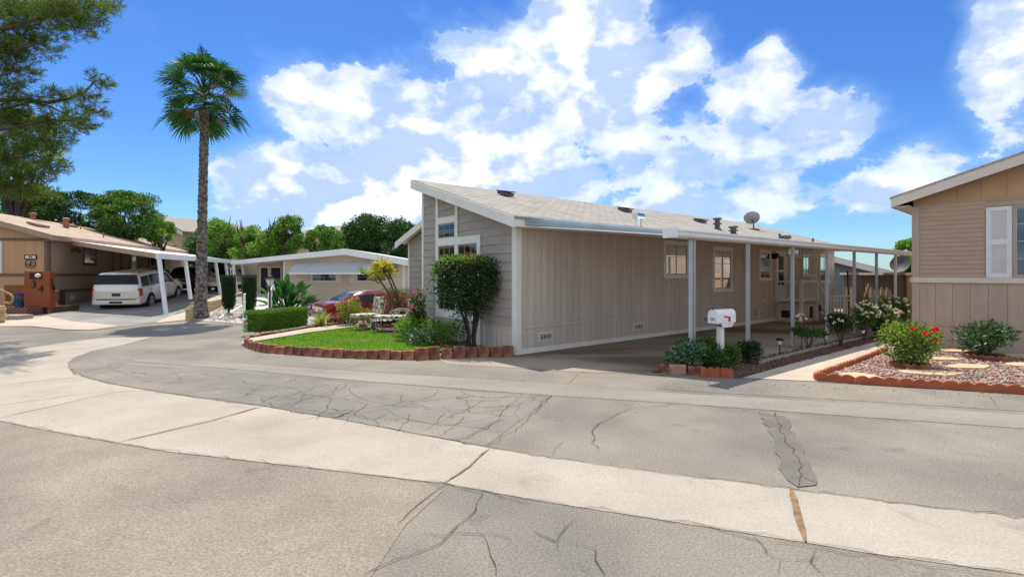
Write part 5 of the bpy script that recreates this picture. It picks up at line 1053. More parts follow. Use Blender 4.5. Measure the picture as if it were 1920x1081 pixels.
def paradise(loc):
    t = thing('bird_of_paradise', 'large bird of paradise plant with broad dark leaves before the beige home', 'plant', loc); V = []; Fq = []; b = MB()
    for i in range(84):
        a = random.uniform(0, 6.28); e = R(random.uniform(30, 86)); l = random.uniform(.7, 1.5); d = Vector((math.cos(a)*math.cos(e), math.sin(a)*math.cos(e), math.sin(e))); p0 = Vector((random.gauss(0, .12), random.gauss(0, .12), 0)); p1 = p0+d*l; b.tube([p0, p1], [.022, .014], 5)
        s = d.cross(Vector((random.gauss(0, .3), random.gauss(0, .3), 1))).normalized(); k0 = len(V); p = p1; dd = d.copy(); ll = random.uniform(.55, .8)
        for k in range(6):
            q = k/5; wd = .29*math.sin(math.pi*min(1, q*.88+.1))**.7 if k < 5 else .02; V += [tuple(p+s*wd/2), tuple(p-dd.cross(s)*.03), tuple(p-s*wd/2)]; p = p+dd*ll/5; dd = (dd+Vector((0, 0, -.16))+d*.0).normalized()
            if k: b_ = k0+3*k; Fq += [(b_-3, b_-2, b_+1, b_), (b_-2, b_-1, b_+2, b_+1)]
    npmesh('foliage', V, Fq, 'palm_leaf', t); b.build('stem', 'leaf_mid', t); return t
paradise(Vector((-11.55, 25.2, -.33))); 
# topiary columns
for i, (px, py, lab) in enumerate(((429, 577, 'dark clipped topiary column, the left of two, before the timber wall'), (468, 578, 'dark clipped topiary column beside the ramp railing'))):
    p = gp(px, py, .28); t = thing('topiary_column', lab, 'topiary', (p.x, p.y, hgt(p.x, p.y)), 0, 'topiary columns')
    z0 = .22; hh = (1.8+(HZ-517)/FPX*p.y)-t.location.z; rr2 = .26; n = 5200; a = rng.uniform(0, 6.28, n); z = rng.uniform(z0, hh, n); rad = rr2*np.minimum(1, .55+(z-z0)*1.6)*np.sqrt(rng.uniform(.75, 1, n)); k = rng.random(n) < .15; rad[k] = rr2*np.sqrt(rng.random(k.sum())); z[k] = hh
    C = np.stack([rad*np.cos(a), rad*np.sin(a), z], 1); D = C*np.array([2.5, 2.5, 0])+rng.normal(size=(n, 3))*.6; D[k, 2] += 1.5; V, Fq = leafquads(C, D, .05, .025); npmesh('foliage', V, Fq, 'leaf_dark', t)
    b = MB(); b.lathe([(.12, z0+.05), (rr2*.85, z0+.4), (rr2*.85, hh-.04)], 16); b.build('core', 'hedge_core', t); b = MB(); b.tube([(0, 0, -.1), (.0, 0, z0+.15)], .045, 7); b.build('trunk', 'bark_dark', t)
# ------------------------------------------------------------------ palm
pb = gp(377, 597); pa = thing('fan_palm', 'tall fan palm with a rough trunk rising beside the left carport', 'palm tree', pb)
def palm():
    top = yp(384, 196, pb.y)-pb; b = MB(); m = 46; P = []; Rr = []
    for i in range(m+1):
        q = i/m; z = top.z*q; P.append(Vector((top.x*q**1.3+(.0 if q > .1 else -.02), 0, z-.1))); Rr.append((.40-.15*min(1, q/.09)) if q < .09 else (.25-.06*min(1, (q-.09)/.4)) if q < .5 else .19-.03*(q-.5)/.5)
    Rr = [r*.84*random.uniform(.93, 1.07) for r in Rr]; b.tube(P, Rr, 14)
    def at(z):
        q = min(1, max(0, z/top.z)); i = q*m; j = int(min(m-1, i)); return P[j].lerp(P[j+1], i-j), Rr[j]*(1-(i-j))+Rr[j+1]*(i-j)
    z = .1
    while z < top.z-.2:                         # old leaf bases
        k = 11; c, r = at(z)
        for j in range(k):
            a = 6.2832*(j+.5*(int(z/.12) % 2))/k+random.gauss(0, .12); d = Vector((math.cos(a), math.sin(a), 0)); l = random.uniform(.08, .16); s = Vector((-d.y, d.x, 0))*r*.28
            p = c+d*r*.92+Vector((0, 0, random.uniform(-.04, .04))); tp_ = p+d*random.uniform(.015, .05)+Vector((0, 0, l)); b.add([p-s, p+s, tp_+s*.5, tp_-s*.5, p-s-d*.02+Vector((0,0,l*.9)), p+s-d*.02+Vector((0,0,l*.9))], [(0,1,2,3),(3,2,5,4),(0,3,4),(1,5,2)])
        z += .12
    b.build('trunk', 'palm_bark', pa)
    V = []; Fq = []; VD = []; FD = []; pet = MB(); c0 = top+Vector((0, 0, -.25))
    def fan(a, e, L, Rf, dry=0, roll=0):
        d = Vector((math.cos(a)*math.cos(e), math.sin(a)*math.cos(e), math.sin(e))); base = c0+Vector((0, 0, .5*random.random()+.75*max(0, math.sin(e)))); mid = base+d*L*.55+Vector((0, 0, .06)); hub = base+d*L+Vector((0, 0, -.05*L-.12*L*(1-abs(math.sin(e)))))
        pet.tube([base, mid, hub], [.03, .018, .012], 5); f = (hub-mid).normalized(); f = (f+Vector((0, 0, -.25))).normalized(); s = f.cross(Vector((0, 0, 1)))
        if s.length < .2: s = f.cross(Vector((1, 0, 0)))
        s.normalize(); s = (s+Vector((0, 0, roll))).normalized(); u = s.cross(f); A, Bq = (VD, FD) if dry else (V, Fq); ns = 30 if not dry else 14
        for i in range(ns):
            t_ = (-1+2*(i+.5)/ns)*R(118); l = Rf*(.82+.18*math.cos(t_))*random.uniform(.88, 1.05); dr = f*math.cos(t_)+s*math.sin(t_)+u*.18*abs(math.sin(t_)); dr.normalize(); wd = l*math.sin(R(236)/ns/2)*1.9*.72
            pe = u.cross(dr).normalized()*wd/2; p1 = hub+dr*l*.62; p2 = hub+dr*l+Vector((0, 0, -l*random.uniform(.06, .28))); n0 = len(A); fold = u*wd*.3*(1 if i % 2 else -1)
            A.extend([tuple(hub), tuple(p1+pe+fold), tuple(p2), tuple(p1-pe+fold)]); Bq.append((n0, n0+1, n0+2, n0+3))
    for i in range(44):
        a = i*2.39996+random.gauss(0, .3); q = (i+.5)/44; e = R(80-108*q+random.gauss(0, 10)); fan(a, e, random.uniform(.85, 1.2)*(1 if q > .15 else .8), random.uniform(.74, .92), 0, random.gauss(0, .5))
    for i in range(9): fan(i*2.4+.5, R(random.uniform(-35, 25)), random.uniform(.5, 1.1), random.uniform(.3, .5), 1)
    npmesh('fronds', V, Fq, 'palm_leaf', pa); npmesh('dry_fronds', VD, FD, 'palm_dry', pa); pet.build('leaf_stalks', 'leaf_mid', pa)
    b = MB(); c1 = c0+Vector((.2, 0, .5))
    for i in range(7): # bare flower stalks
        a = random.uniform(-.8, .8) if i < 5 else 2.6; L = random.uniform(1.2, 1.75); e = R(random.uniform(10, 50)); d = Vector((math.cos(a)*math.cos(e), math.sin(a)*math.cos(e), math.sin(e))); P = [c1, c1+d*L*.5+Vector((0, 0, .1)), c1+d*L]; b.tube(P, [.018, .012, .006], 5)
        for k in range(8):
            p = P[1].lerp(P[2], k/8); b.tube([p, p+Vector((random.gauss(0, .12), random.gauss(0, .12), -random.uniform(.15, .4)))], [.006, .003], 4)
    b.build('flower_stalks', 'palm_dry', pa)
palm()
# ------------------------------------------------------------------ pine at the left
def pine():
    pt = thing('pine_tree', 'big pine reaching into the upper left corner with long needle sprays', 'tree', (-17.2, 13.8, 0)); o0 = Vector((-17.2, 13.8, 0)); Yp = 13.6
    b = MB(); b.tube([(0, 0, -.2), (.1, 0, 3), (-.05, .1, 6), (.1, 0, 9), (.0, 0, 11.5)], [.38, .32, .27, .2, .08], 12); tk = b.build('trunk', 'bark', pt, smooth=60)
    blobs = [(20,20,150,55,1),(110,15,90,30,0),(50,75,90,45,1),(150,40,50,35,0),(20,130,60,30,1),(85,5,140,20,-1),(195,8,35,12,0),(10,160,40,20,0),
             (60,190,50,14,0),(115,180,22,14,0),(165,180,24,12,0),(188,150,10,18,0),(172,205,16,10,0),(30,235,80,35,1),(110,228,55,26,0),(150,225,25,22,-1),(40,275,85,30,0),(95,262,50,22,0),(20,310,60,35,1),(100,312,28,20,0),(60,330,45,14,0),(20,345,50,20,0),(10,215,40,24,0),(10,90,40,26,0),(60,360,60,16,1),
             (-120,60,150,80,0),(-150,220,150,90,1),(-100,320,110,40,-1),(-250,120,150,120,0)]
    V = []; Fq = []; nT = 0; tw = MB(); k_ = Yp/FPX
    for px, py, rx, ry, dz in blobs:
        nt = int(26+rx*ry*.062); c = yp(px, py, Yp+dz*.7)-o0
        for i in range(nt):
            d = rng.normal(size=3); d /= np.linalg.norm(d); r = rng.random()**.45; p = np.array(c)+d*r*np.array([rx*k_, .55, ry*k_]); ax = d*.6+rng.normal(size=3)*.35+np.array([.35, 0, .25]); ax /= np.linalg.norm(ax); k = 22
            tl = .16; nd = ax[None]*.9+rng.normal(size=(k, 3))*.55; C = p[None]+ax[None]*rng.uniform(-tl, tl*.4, (k, 1)); v, f = leafquads(C, nd, rng.uniform(.10, .17, k), .013); V.append(v); Fq.append(f+4*k*nT); nT += 1
            if i % 3 == 0: tw.tube([Vector(p-ax*.28), Vector(p)], [.008, .004], 4, False)
    npmesh('needles', np.concatenate(V), np.concatenate(Fq), 'needle', pt)
    P = lambda *l: [yp(x, y, Yp)-o0 for x, y in l]
    def br(start, pts, r): tw.tube([Vector(start)]+P(*pts), [r*1.6]+[r*(1-.8*i/len(pts)) for i in range(len(pts))], 7)
    br((0, 0, 5.6), [(-40, 190), (40, 187), (90, 192), (130, 185), (160, 172), (180, 150)], .06); br((0, 0, 5.6), [(60, 191), (95, 200), (135, 220), (150, 228)], .03); br((0, 0, 5.5), [(20, 190), (30, 172), (60, 180), (110, 185)], .03)
    br((0, 0, 7.5), [(-60, 60), (20, 52), (90, 30), (180, 8)], .06); br((0, 0, 5), [(-60, 250), (20, 240), (90, 228), (150, 225)], .05); br((0, 0, 4.4), [(-60, 310), (10, 300), (60, 290), (100, 300)], .04); br((0, 0, 6.8), [(-60, 110), (0, 100), (60, 85)], .05); br((0, 0, 6), [(-40, 150), (10, 140), (40, 125)], .04)
    tw.build('branches', 'bark', pt)
pine()
# ------------------------------------------------------------------ background trees
def tree(name, label, px, Y, base_py, top_py, wpx, m, n, clumps, size, dark=None, flat=1.0, bare=0, loc=None, group='trees behind the homes', irregular=.25, asp=.55):
    c = yp(px, HZ, Y); z0 = EYE+(HZ-base_py)/FPX*Y; z1 = EYE+(HZ-top_py)/FPX*Y; W = wpx/FPX*Y/2; H = (z1-z0)/2; zc = (z0+z1)/2
    t = thing(name, label, 'tree', (c.x, c.y, hgt(c.x, c.y)), 0, group); zg = t.location.z; B = []
    for i in range(int(clumps*1.5)):
        a = random.uniform(0, 6.28); e = random.uniform(-1, 1); rr_ = math.sqrt(1-e*e)*random.uniform(.55, 1); s = random.uniform(.14, .36)*min(W, H)*(1+irregular*random.uniform(-1, 1))
        B.append((W*rr_*math.cos(a)*.85, W*.8*rr_*math.sin(a), zc-zg+H*e*.85, s*1.25, s*1.25, s*flat))
    leaves('crown', B, int(n*4), size*.85, m, t, asp, .35, .35)
    b = MB(); b.tube([(0, 0, -.3), (.1, 0, (z0-zg)*.6+.5), (0, 0, zc-zg)], [.22, .17, .09], 8)
    for i in range(min(clumps, 12)):
        q = B[i]; s = (z0-zg)*.5+.5; b.tube([(0.02, 0, s), (q[0]*.5, q[1]*.5, (s+q[2])/2+.2), q[:3]], [.09, .055, .02], 6)
    for i in range(bare):
        a = random.uniform(0, 6.28); x_ = random.uniform(.3, .9)*W*(1 if i % 2 else -1); zt = z1-zg+random.uniform(.2, .9); P = [Vector((0, -.3, 1.2)), Vector((x_*.6, -.4, (zc-zg))), Vector((x_, -.4, zt*.85)), Vector((x_*1.15, -.4, zt))]; b.tube(P, [.12, .09, .05, .015], 6)
        for k in range(3): p = P[1].lerp(P[2], random.random()); b.tube([p, p+Vector((random.uniform(-.5, .5), 0, random.uniform(.3, .9)))], [.04, .01], 5)
    b.build('trunk', 'bark_dark', t); return t
tree('garden_tree', 'dark green broad tree behind the roof at the far left edge', 25, 36, 420, 345, 160, ['leaf_mid', 'leaf_bright'], 4200, 30, .22)
tree('juniper_tree', 'spreading dark juniper with twisting limbs above the peach roof, left one', 150, 37, 450, 358, 150, ['leaf_dark', 'leaf_mid'], 5200, 40, .16, flat=.6, bare=1)
tree('juniper_tree', 'spreading juniper with sunlit crown above the middle of the peach roof', 232, 35, 452, 358, 130, ['leaf_mid', 'leaf_mid', 'leaf_bright'], 6000, 44, .15, flat=.6)
tree('garden_tree', 'small round bright green tree just left of the two storey house', 300, 36, 455, 415, 68, 'leaf_bright', 2200, 16, .15)
tree('garden_tree', 'bright green airy tree with pruned bare limbs right of the palm trunk', 415, 38, 490, 412, 80, 'leaf_bright', 3000, 22, .17, bare=3)
tree('garden_tree', 'bright green tree behind bare dead limbs above the carport end', 475, 37, 490, 425, 90, 'leaf_bright', 3000, 22, .16, bare=5)
tree('garden_tree', 'upright darker green tree behind the left half of the beige roof', 540, 37, 485, 405, 62, ['leaf_mid', 'leaf_bright'], 3400, 24, .15)
tree('garden_tree', 'low rounded yellow green tree before the hip roofed house', 607, 38, 485, 428, 105, ['leaf_mid', 'leaf_bright'], 3800, 26, .17)
tree('evergreen_tree', 'tall dense dark evergreen behind the beige roof peak', 692, 40, 490, 402, 88, ['leaf_dark', 'leaf_mid'], 6500, 44, .16)
tree('evergreen_tree', 'dense dark evergreen between the beige roof and the taupe gable', 752, 39, 490, 416, 84, ['leaf_dark', 'leaf_mid'], 5200, 36, .16)
tree('garden_tree', 'bright green tree rising beside the corner of the tan home on the right', 1706, 20, 545, 440, 55, 'leaf_bright', 3000, 20, .10)
tree('garden_tree', 'yellow green tree showing through the pine branches at far left', 30, 30, 330, 205, 150, ['leaf_yellow', 'leaf_bright'], 2500, 22, .14)
tree('garden_tree', 'low green tree between the yellow green tree and the evergreen behind the beige roof', 648, 42, 490, 436, 70, ['leaf_mid', 'leaf_bright'], 2600, 22, .17)
tree('garden_tree', 'mid green tree between two bright trees above the carport end', 508, 40, 490, 432, 60, 'leaf_mid', 2200, 18, .17)
tree('garden_tree', 'leafy tree filling the gap at the far end of the left carport', 385, 44, 500, 430, 90, 'leaf_mid', 2400, 18, .2)
# right side roses and shrubs
bush('rose_bush', 'big yellow green rose bush with three red roses in the lava rock bed', 'rose bush', gp(1706, 691), [(0, 0, .50, .50, .45, .36), (-.15, 0, .66, .38, .35, .25), (.22, 0, .55, .34, .3, .28), (0, 0, .25, .3, .3, .2)], 4600, .055, ['leaf_mid', 'leaf_yellow', 'leaf_bright'], None, 10, .6, .3, .012, ('petal_red', [(-.07, -.44, .70), (.10, -.44, .78), (.09, -.46, .60), (-.30, -.42, .78)], .055, 0), .5, .3)
bush('shrub', 'silvery green leathery shrub in a terracotta ring before the tan home', 'shrub', gp(1847, 672), [(0, 0, .50, .52, .45, .22), (.1, 0, .60, .4, .35, .18), (-.15, 0, .35, .34, .3, .2)], 2600, .08, ['leaf_blue', 'leaf_blue', 'leaf_mid'], None, 11, .5, .32, .02, None, .4, .3)
RB = [(1516, 653, [(0, 0, .38, .33, .25, .12), (-.25, 0, .42, .18, .18, .1), (.28, 0, .36, .15, .15, .1)], 900, 'leaf_mid', 0, 'low rose shrub with bare forked stems beside the third carport post'),
      (1577, 650, [(0, 0, .58, .36, .3, .20), (-.1, 0, .7, .25, .25, .12)], 1700, 'leaf_dark', 5, 'dark leafy rose bush on bare stems between the solar lights'),
      (1622, 636, [(0, 0, .75, .32, .3, .25), (-.05, 0, .5, .3, .3, .2)], 1500, 'leaf_mid', 26, 'rose bush crowded with cream blooms before the fifth carport post'),
      (1655, 634, [(0, 0, .62, .40, .35, .28), (.1, 0, .45, .3, .3, .2)], 1800, 'leaf_mid', 26, 'cream flowering rose bush growing from the dark pot'),
      (1683, 622, [(0, 0, .72, .5, .4, .30)], 2000, 'leaf_mid', 22, 'cream flowering rose bush near the corner of the tan home'),
      (1660, 607, [(0, 0, .75, .5, .4, .26)], 1500, 'leaf_bright', 18, 'farthest cream rose bush before the garden shed')]
for px, py, bl, n, m, nf, lab in RB:
    bush('rose_bush', lab, 'rose bush', gp(px, py), bl, n, .055, m, None, 7, bl[0][2], .22, .012, ('petal_white', int(nf*1.3), .05, bl[0][2]-.12) if nf else None, .55, .3)
o = MB().lathe([(.15, 0), (.23, .30), (.25, .30), (.25, .34), (.21, .34), (.20, .28)], 18).build('flower_pot', 'pot_dark', None, smooth=40, loc=gp(1653, 634)); tag(o, 'dark plastic pot under the cream rose bush', 'plant pot')
bush('rose_bush', 'single cream rose cluster leaning out by the second grey post', 'rose bush', FM.W(5.8, -3.55, 0), [(0, 0, .75, .1, .1, .08)], 40, .05, 'leaf_mid', None, 3, .8, .1, .008, ('petal_white', 7, .045, .7))
pr0 = [gp(1285, 694), gp(1327, 688), gp(1350, 689), gp(1401, 673)]
bush('shrub', 'pale edged leafy shrub at the left front of the brick mailbox planter', 'shrub', gp(1287, 696), [(0, 0, .30, .32, .28, .20), (.15, .05, .38, .25, .22, .15), (-.2, 0, .2, .2, .2, .15)], 2100, .06, 'leaf_blue', None, 8, .3, .25, .01, None, .55, .3)
bush('shrub', 'deep green leafy shrub behind the mailbox planter blocks', 'shrub', gp(1322, 690), [(0, .05, .33, .34, .28, .22), (-.25, .1, .38, .3, .2, .16), (.1, .1, .4, .25, .2, .14)], 2400, .06, 'leaf_mid', None, 8, .35, .25, .01, None, .5, .3)
bush('shrub', 'small green shrub at the foot of the mailbox post, right side', 'shrub', gp(1366, 691), [(0, 0, .26, .20, .18, .18)], 1000, .055, 'leaf_mid', None, 6, .3, .15, .01, None, .5, .3)
bush('shrub', 'low green shrub hiding the front of the mailbox post base', 'shrub', gp(1344, 696), [(0, 0, .20, .24, .16, .18), (-.1, 0, .30, .16, .14, .12)], 1200, .055, 'leaf_mid', None, 6, .25, .15, .01, None, .5, .3)
bush('shrub', 'rounded dark shrub standing alone before the second carport post', 'shrub', gp(1404, 680), [(0, 0, .24, .27, .22, .18), (.05, 0, .34, .15, .15, .1)], 1500, .055, 'leaf_dark', None, 6, .3, .15, .01, None, .5, .3)
bush('flowering_plant', 'white and purple flowers in the blue pot at far left', 'flowers', gp(26, 590)+Vector((0, .25, .62)), [(0, 0, .12, .42, .3, .14)], 700, .06, 'leaf_mid', None, 4, .1, .1, .01, ('petal_purple', 22, .07, .1)); 
o = MB().lathe([(.16, 0), (.26, .3), (.28, .34), (.24, .34)], 16).build('flower_pot', 'pot_blue', None, smooth=40, loc=gp(26, 590)+Vector((0, .25, .30))); tag(o, 'blue glazed pot with flowers behind the low brick wall', 'plant pot')

# ================================================================== SMALL OBJECTS
# mailbox
mbp = FM.W(2.02, -3.62, 0); mb_ = thing('mailbox', 'white rounded mailbox on a white post with a raised red flag', 'mailbox', mbp, math.atan2(.62, .785)-.12); mb_.scale = (.86, .95, 1)
b = MB(); b.box(-.055, .055, -.055, .055, 0, .80); b.build('post', 'white_paint', mb_, bevel=.005)
b = MB(); b.prism([(-.02, -.09, .80), (.30, -.09, .80), (.36, -.09, .87), (-.10, -.09, .87)], (0, .18, 0)); b.box(-.22, -.10, -.07, .07, .845, .868); b.build('support', 'wood_raw', mb_)
b = MB(); b.prism([(-.06, -.105, .79), (.24, -.105, .79), (.33, -.105, .885), (-.14, -.105, .885)], (0, .012, 0)); b.build('side_board', 'white_paint', mb_)
b = MB(); pr = [(-.105, .872), (.105, .872), (.105, 1.02)]+[(.105*math.cos(a), 1.02+.105*math.sin(a)) for a in [math.pi*i/14 for i in range(1, 14)]]+[(-.105, 1.02)]
b.prism([(-.24, y, z) for y, z in pr], (.62, 0, 0)); bd = b.build('box', 'mail_white', mb_, smooth=30)
b = MB(); b.prism([(-.262, y*1.05, .868+(z-.872)*1.03) for y, z in pr], (.02, 0, 0)); dd = b.build('door', 'mail_white', mb_, smooth=30); b = MB(); b.obox((-.25, 0, 1.135), (.03, .03, .035)); b.build('latch', 'vent_grey', dd)
text('101', .075, 'ink', dd, Matrix(((0, 0, -1, -.264), (-1, 0, 0, .0), (0, 1, 0, .945), (0, 0, 0, 1))), .002)
b = MB(); b.obox((.06, -.115, .985), (.19, .01, .022), Matrix.Rotation(.12, 3, 'Y')); b.prism([(.11, -.112, .985), (.17, -.112, .98), (.16, -.112, .895), (.12, -.112, .895)], (0, -.012, 0)); b.build('flag', 'flag_red', mb_)
# solar path lights
for i, (px, py, lab) in enumerate(((1462, 664, 'black solar path light standing between two grey carport posts, nearest one'), (1547, 652, 'black solar path light just right of the low rose shrub'), (1618, 640, 'black solar path light beside the dark rose pot'))):
    t = thing('solar_light', lab, 'path light', gp(px, py), 0, 'solar path lights'); b = MB(); b.tube([(0, 0, -.02), (0, 0, .22)], .012, 6); b.build('stake', 'black_metal', t)
    b = MB(); b.lathe([(.03, .22), (.055, .31)], 12); b.build('lens', 'lamp_glass', t); b = MB(); b.lathe([(.085, .31), (.09, .33), (.05, .36), (.02, .365)], 14); b.build('cap', 'black_metal', t, smooth=40)
# street lantern
lp = gp(506, 596); lp.y -= 0; t = thing('lamp_post', 'short black garden lantern on a post behind the hedge', 'lamp post', (lp.x, lp.y, 0)); zt_ = (yp(506, 518, lp.y)).z
b = MB(); b.lathe([(.10, 0), (.05, .12), (.035, .2), (.035, zt_-.42), (.07, zt_-.40), (.05, zt_-.37)], 12); b.build('post', 'black_metal', t, smooth=40)
b = MB(); b.lathe([(.08, zt_-.38), (.20, zt_-.13), (.05, zt_-.12)], 6); b.build('glass', 'lamp_glass', t)
b = MB()
for k in range(6):
    a = 6.2832*k/6; b.beam((.085*math.cos(a), .085*math.sin(a), zt_-.38), (.205*math.cos(a), .205*math.sin(a), zt_-.13), .02, .02)
b.build('frame', 'black_metal', t); b = MB(); b.lathe([(.25, zt_-.13), (.24, zt_-.11), (.10, zt_-.04), (.09, zt_-.01), (.13, zt_), (.05, zt_+.04), (.02, zt_+.08)], 12); b.build('cap', 'black_metal', t, smooth=40)
# garden chairs
def loungechair(name, label, loc, rz, back_h, seat_l, tilt, arms=True):
    t = thing(name, label, 'chair', loc, rz, 'garden chairs on the lawn'); w_ = .30
    b = MB(); b.box(-.05, seat_l, -w_, w_, .40, .47); b.build('seat_cushion', 'cushion', t, bevel=.025)
    b = MB(); m = Matrix.Rotation(-tilt, 3, 'Y'); b.obox(Vector((-.06, 0, .47))+m @ Vector((0, 0, back_h/2)), (.075, 2*w_, back_h), m); b.build('back_cushion', 'cushion', t, bevel=.025)
    b = MB()
    for s in (-1, 1):
        y = s*w_; b.tube([(-.1, y, .385), (seat_l, y, .385)], .012, 6)
        b.tube([Vector((-.10, y, .385)), Vector((-.10, y, .40))+m @ Vector((-.04, 0, back_h))], .012, 6)
    b.tube([(seat_l, -w_, .385), (seat_l, w_, .385)], .012, 6); b.build('frame', 'iron_pale', t)
    for s in (-1, 1):
        for x_ in (.05, seat_l-.08):
            b = MB(); q = -1 if x_ > seat_l/2 else 1; b.tube([(x_, s*w_, .385), (x_-.06*q, s*w_, .30), (x_-.09*q, s*w_, .18), (x_-.05*q, s*w_, .06), (x_+.06*q, s*w_, .01), (x_+.11*q, s*w_, .05), (x_+.08*q, s*w_, .10)], .011, 6); b.build('leg', 'iron_pale' , t)
        if arms:
            b = MB(); P = [(-.1, s*w_, .62), (.25, s*w_, .66)]+[(.33+.10*(1-k/16)*math.sin(k*.75), s*w_, .56+.10*(1-k/20)*math.cos(k*.75)) for k in range(0, 15)]; b.tube(P, .012, 6); b.build('armrest', 'iron_pale', t)
    return t
c1 = gp(702, 622.5); loungechair('garden_chair', 'wrought iron garden chair with floral back cushion facing the lawn, left one', Vector((-4.35, 15.7, .06)), R(222), .52, .72, R(8), False)
c2 = gp(752, 626); loungechair('garden_chair', 'wrought iron lounge chair seen from the side with curled armrest and floral cushion', Vector((-3.2, 14.9, .06)), R(180), .50, 1.0, R(14), True)
o = MB(); o.box(-.35, .35, -.25, .25, .30, .34); [o.tube([(x_, y_, 0), (x_, y_, .3)], .015, 6) for x_ in (-.3, .3) for y_ in (-.2, .2)]; t = o.build('side_table', 'black_metal', None, loc=Vector((-4.0, 16.2, .06))); tag(t, 'low black metal table beside the left lawn chair', 'table')
# edging blocks round the lawn
def along(P, step):
    out = []; P = [Vector(p) for p in P]; acc = 0; L = [(b_-a_).length for a_, b_ in zip(P, P[1:])]; tot = sum(L); n = int(tot/step)
    for i in range(n):
        s = (i+.5)*tot/n; k = 0
        while s > L[k]: s -= L[k]; k += 1
        out.append((P[k].lerp(P[k+1], s/L[k]), math.atan2(*(P[k+1]-P[k]).yx), i))
    return out
bm_ = MB(); bm_.box(-.125, .125, -.05, .05, -.02, .18); blk = bm_.build('edging_block', 'terracotta', None, bevel=.014); used = [0]
def place(P, step, labf, grp, h=1, base=blk):
    for p, a, i in along(P, step):
        o = base if not used[0] else base.copy()
        if used[0]: COL.objects.link(o)
        used[0] = 1; o.location = (p.x, p.y+.05, 0); o.rotation_euler = (random.gauss(0, .04), random.gauss(0, .03), a+random.gauss(0, .13)); o.scale = (random.uniform(.86, 1.1), random.uniform(.9, 1.1), h*random.uniform(.86, 1.12)*(1.3 if p.x > -2.2 and h == 1.0 and i > 20 else 1)); tag(o, labf, 'edging block', grp)
FR_ = G([(461,645),(463,651),(478,657),(500,661),(560,666),(620,670),(700,673),(780,675),(850,672),(905,670),(963,669)])
place(FR_, .262, 'red brown concrete edging block in the curved row along the front of the lawn', 'edging blocks along the lawn front', 1.0)
place(G([(471,636),(500,631),(540,625),(600,614)]), .30, 'red brown concrete block in the row along the foot of the hedge', 'edging blocks below the hedge', .6)
place(G([(609,611),(640,608),(668,607)]), .30, 'tall orange brown block of the raised planter before the red sedan', 'planter blocks before the sedan', 1.7)
place(G([(668,616),(700,615),(730,617),(752,620)]), .34, 'low red brown block in the row behind the lawn chairs', 'blocks behind the lawn chairs', .9)
place(G([(735,634),(770,640),(800,645),(845,656)]), .32, 'thin buried edging block between lawn and flower bed', 'edging of the flower bed', .5)
# mailbox planter blocks
for i, (px, py, a, m, sc2, lab) in enumerate(((1249, 700, -.9, 'terracotta', (1, 1, .7), 'tilted brown block at the left corner of the mailbox planter'), (1272, 702, -.05, 'terracotta_pale', (1.15, 1, .95), 'pale brown block at the front of the mailbox planter'), (1307, 704, -.1, 'terracotta', (1.1, 1, .85), 'red brown block left of the scalloped edger in the mailbox planter'),
      (1335, 694, .6, 'terracotta', (1, 1, .7), 'brown block behind the scalloped edger at the mailbox post'), (1358, 689, .65, 'terracotta', (1, 1, .7), 'brown block right of the mailbox post'), (1376, 683, .65, 'terracotta', (1, 1, .7), 'last brown block right of the mailbox shrub'), (1240, 699, .2, 'terracotta', (1.1, 1.1, .25), 'flat brown slab lying at the left of the mailbox planter'))):
    o = blk.copy(); o.data = blk.data.copy(); o.data.materials.clear(); o.data.materials.append(MATS[m]); COL.objects.link(o); o.location = gp(px, py)+Vector((0, .05, 0)); o.rotation_euler = (0, 0 if i else .25, a); o.scale = sc2; tag(o, lab, 'edging block', 'mailbox planter blocks')
# scalloped terracotta edgers
def edger(n=3, L=.56, h=.105, bmp=.035):
    pts = [(-L/2, -.02)]; top = []
    for i in range(n):
        for k in range(7): top.append((-L/2+L*(i+k/6)/n, h+bmp*math.sin(math.pi*k/6)))
    pts = [(-L/2, -.02)]+top+[(L/2, -.02)]; b = MB(); b.prism([(x_, -.025, z_) for x_, z_ in pts], (0, .05, 0)); return b.build('scalloped_edger', 'terracotta_red', None)
ed = edger(); us = 0
def edg(P, step, lab, grp, sc3=(1, 1, 1)):
    global us
    for p, a, i in along(P, step):
        o = ed if not us else ed.copy()
        if us: COL.objects.link(o)
        us = 1; o.location = (p.x, p.y+.02, 0); o.rotation_euler = (random.gauss(0, .02), 0, a+random.gauss(0, .03)); o.scale = sc3; tag(o, lab, 'edger', grp)
edg(G([(1527,713),(1630,721),(1760,729),(1920,739),(2150,753)]), .57, 'orange terracotta scalloped edger in the row between street and lava rock', 'scalloped edgers along the street')
edg(G([(1528,711),(1560,698),(1600,684),(1640,668),(1666,658)]), .47, 'small orange scalloped edger in the row between path and lava rock', 'scalloped edgers along the path', (.82, 1, .8))
for (px, py, lab) in ((1333, 706.5, 'orange scalloped edger at the front of the mailbox planter'), (1363, 708, 'orange scalloped edger at the right corner of the mailbox planter')):
    o = ed.copy(); COL.objects.link(o); o.location = gp(px, py); o.rotation_euler = (0, 0, -.08); o.scale = (.62 if px < 1340 else .36, 1, 1.25); tag(o, lab, 'edger', 'mailbox planter edgers')
def ringedge(px, py, r, lab):
    b = MB(); n = 60; V = []
    for i in range(n):
        a = 6.2832*i/n; zt = .10+.03*abs(math.sin(a*7)); V += [((r)*math.cos(a), r*math.sin(a), -.02), (r*1.03*math.cos(a), r*1.03*math.sin(a), zt), ((r-.045)*math.cos(a), (r-.045)*math.sin(a), zt), ((r-.045)*math.cos(a), (r-.045)*math.sin(a), -.02)]
    b.add(V, [(4*i+k, 4*((i+1) % n)+k, 4*((i+1) % n)+(k+1) % 4, 4*i+(k+1) % 4) for i in range(n) for k in range(4)]); o = b.build('tree_ring', 'terracotta', None, smooth=40, loc=gp(px, py)); tag(o, lab, 'planter ring', 'scalloped rings round shrubs')
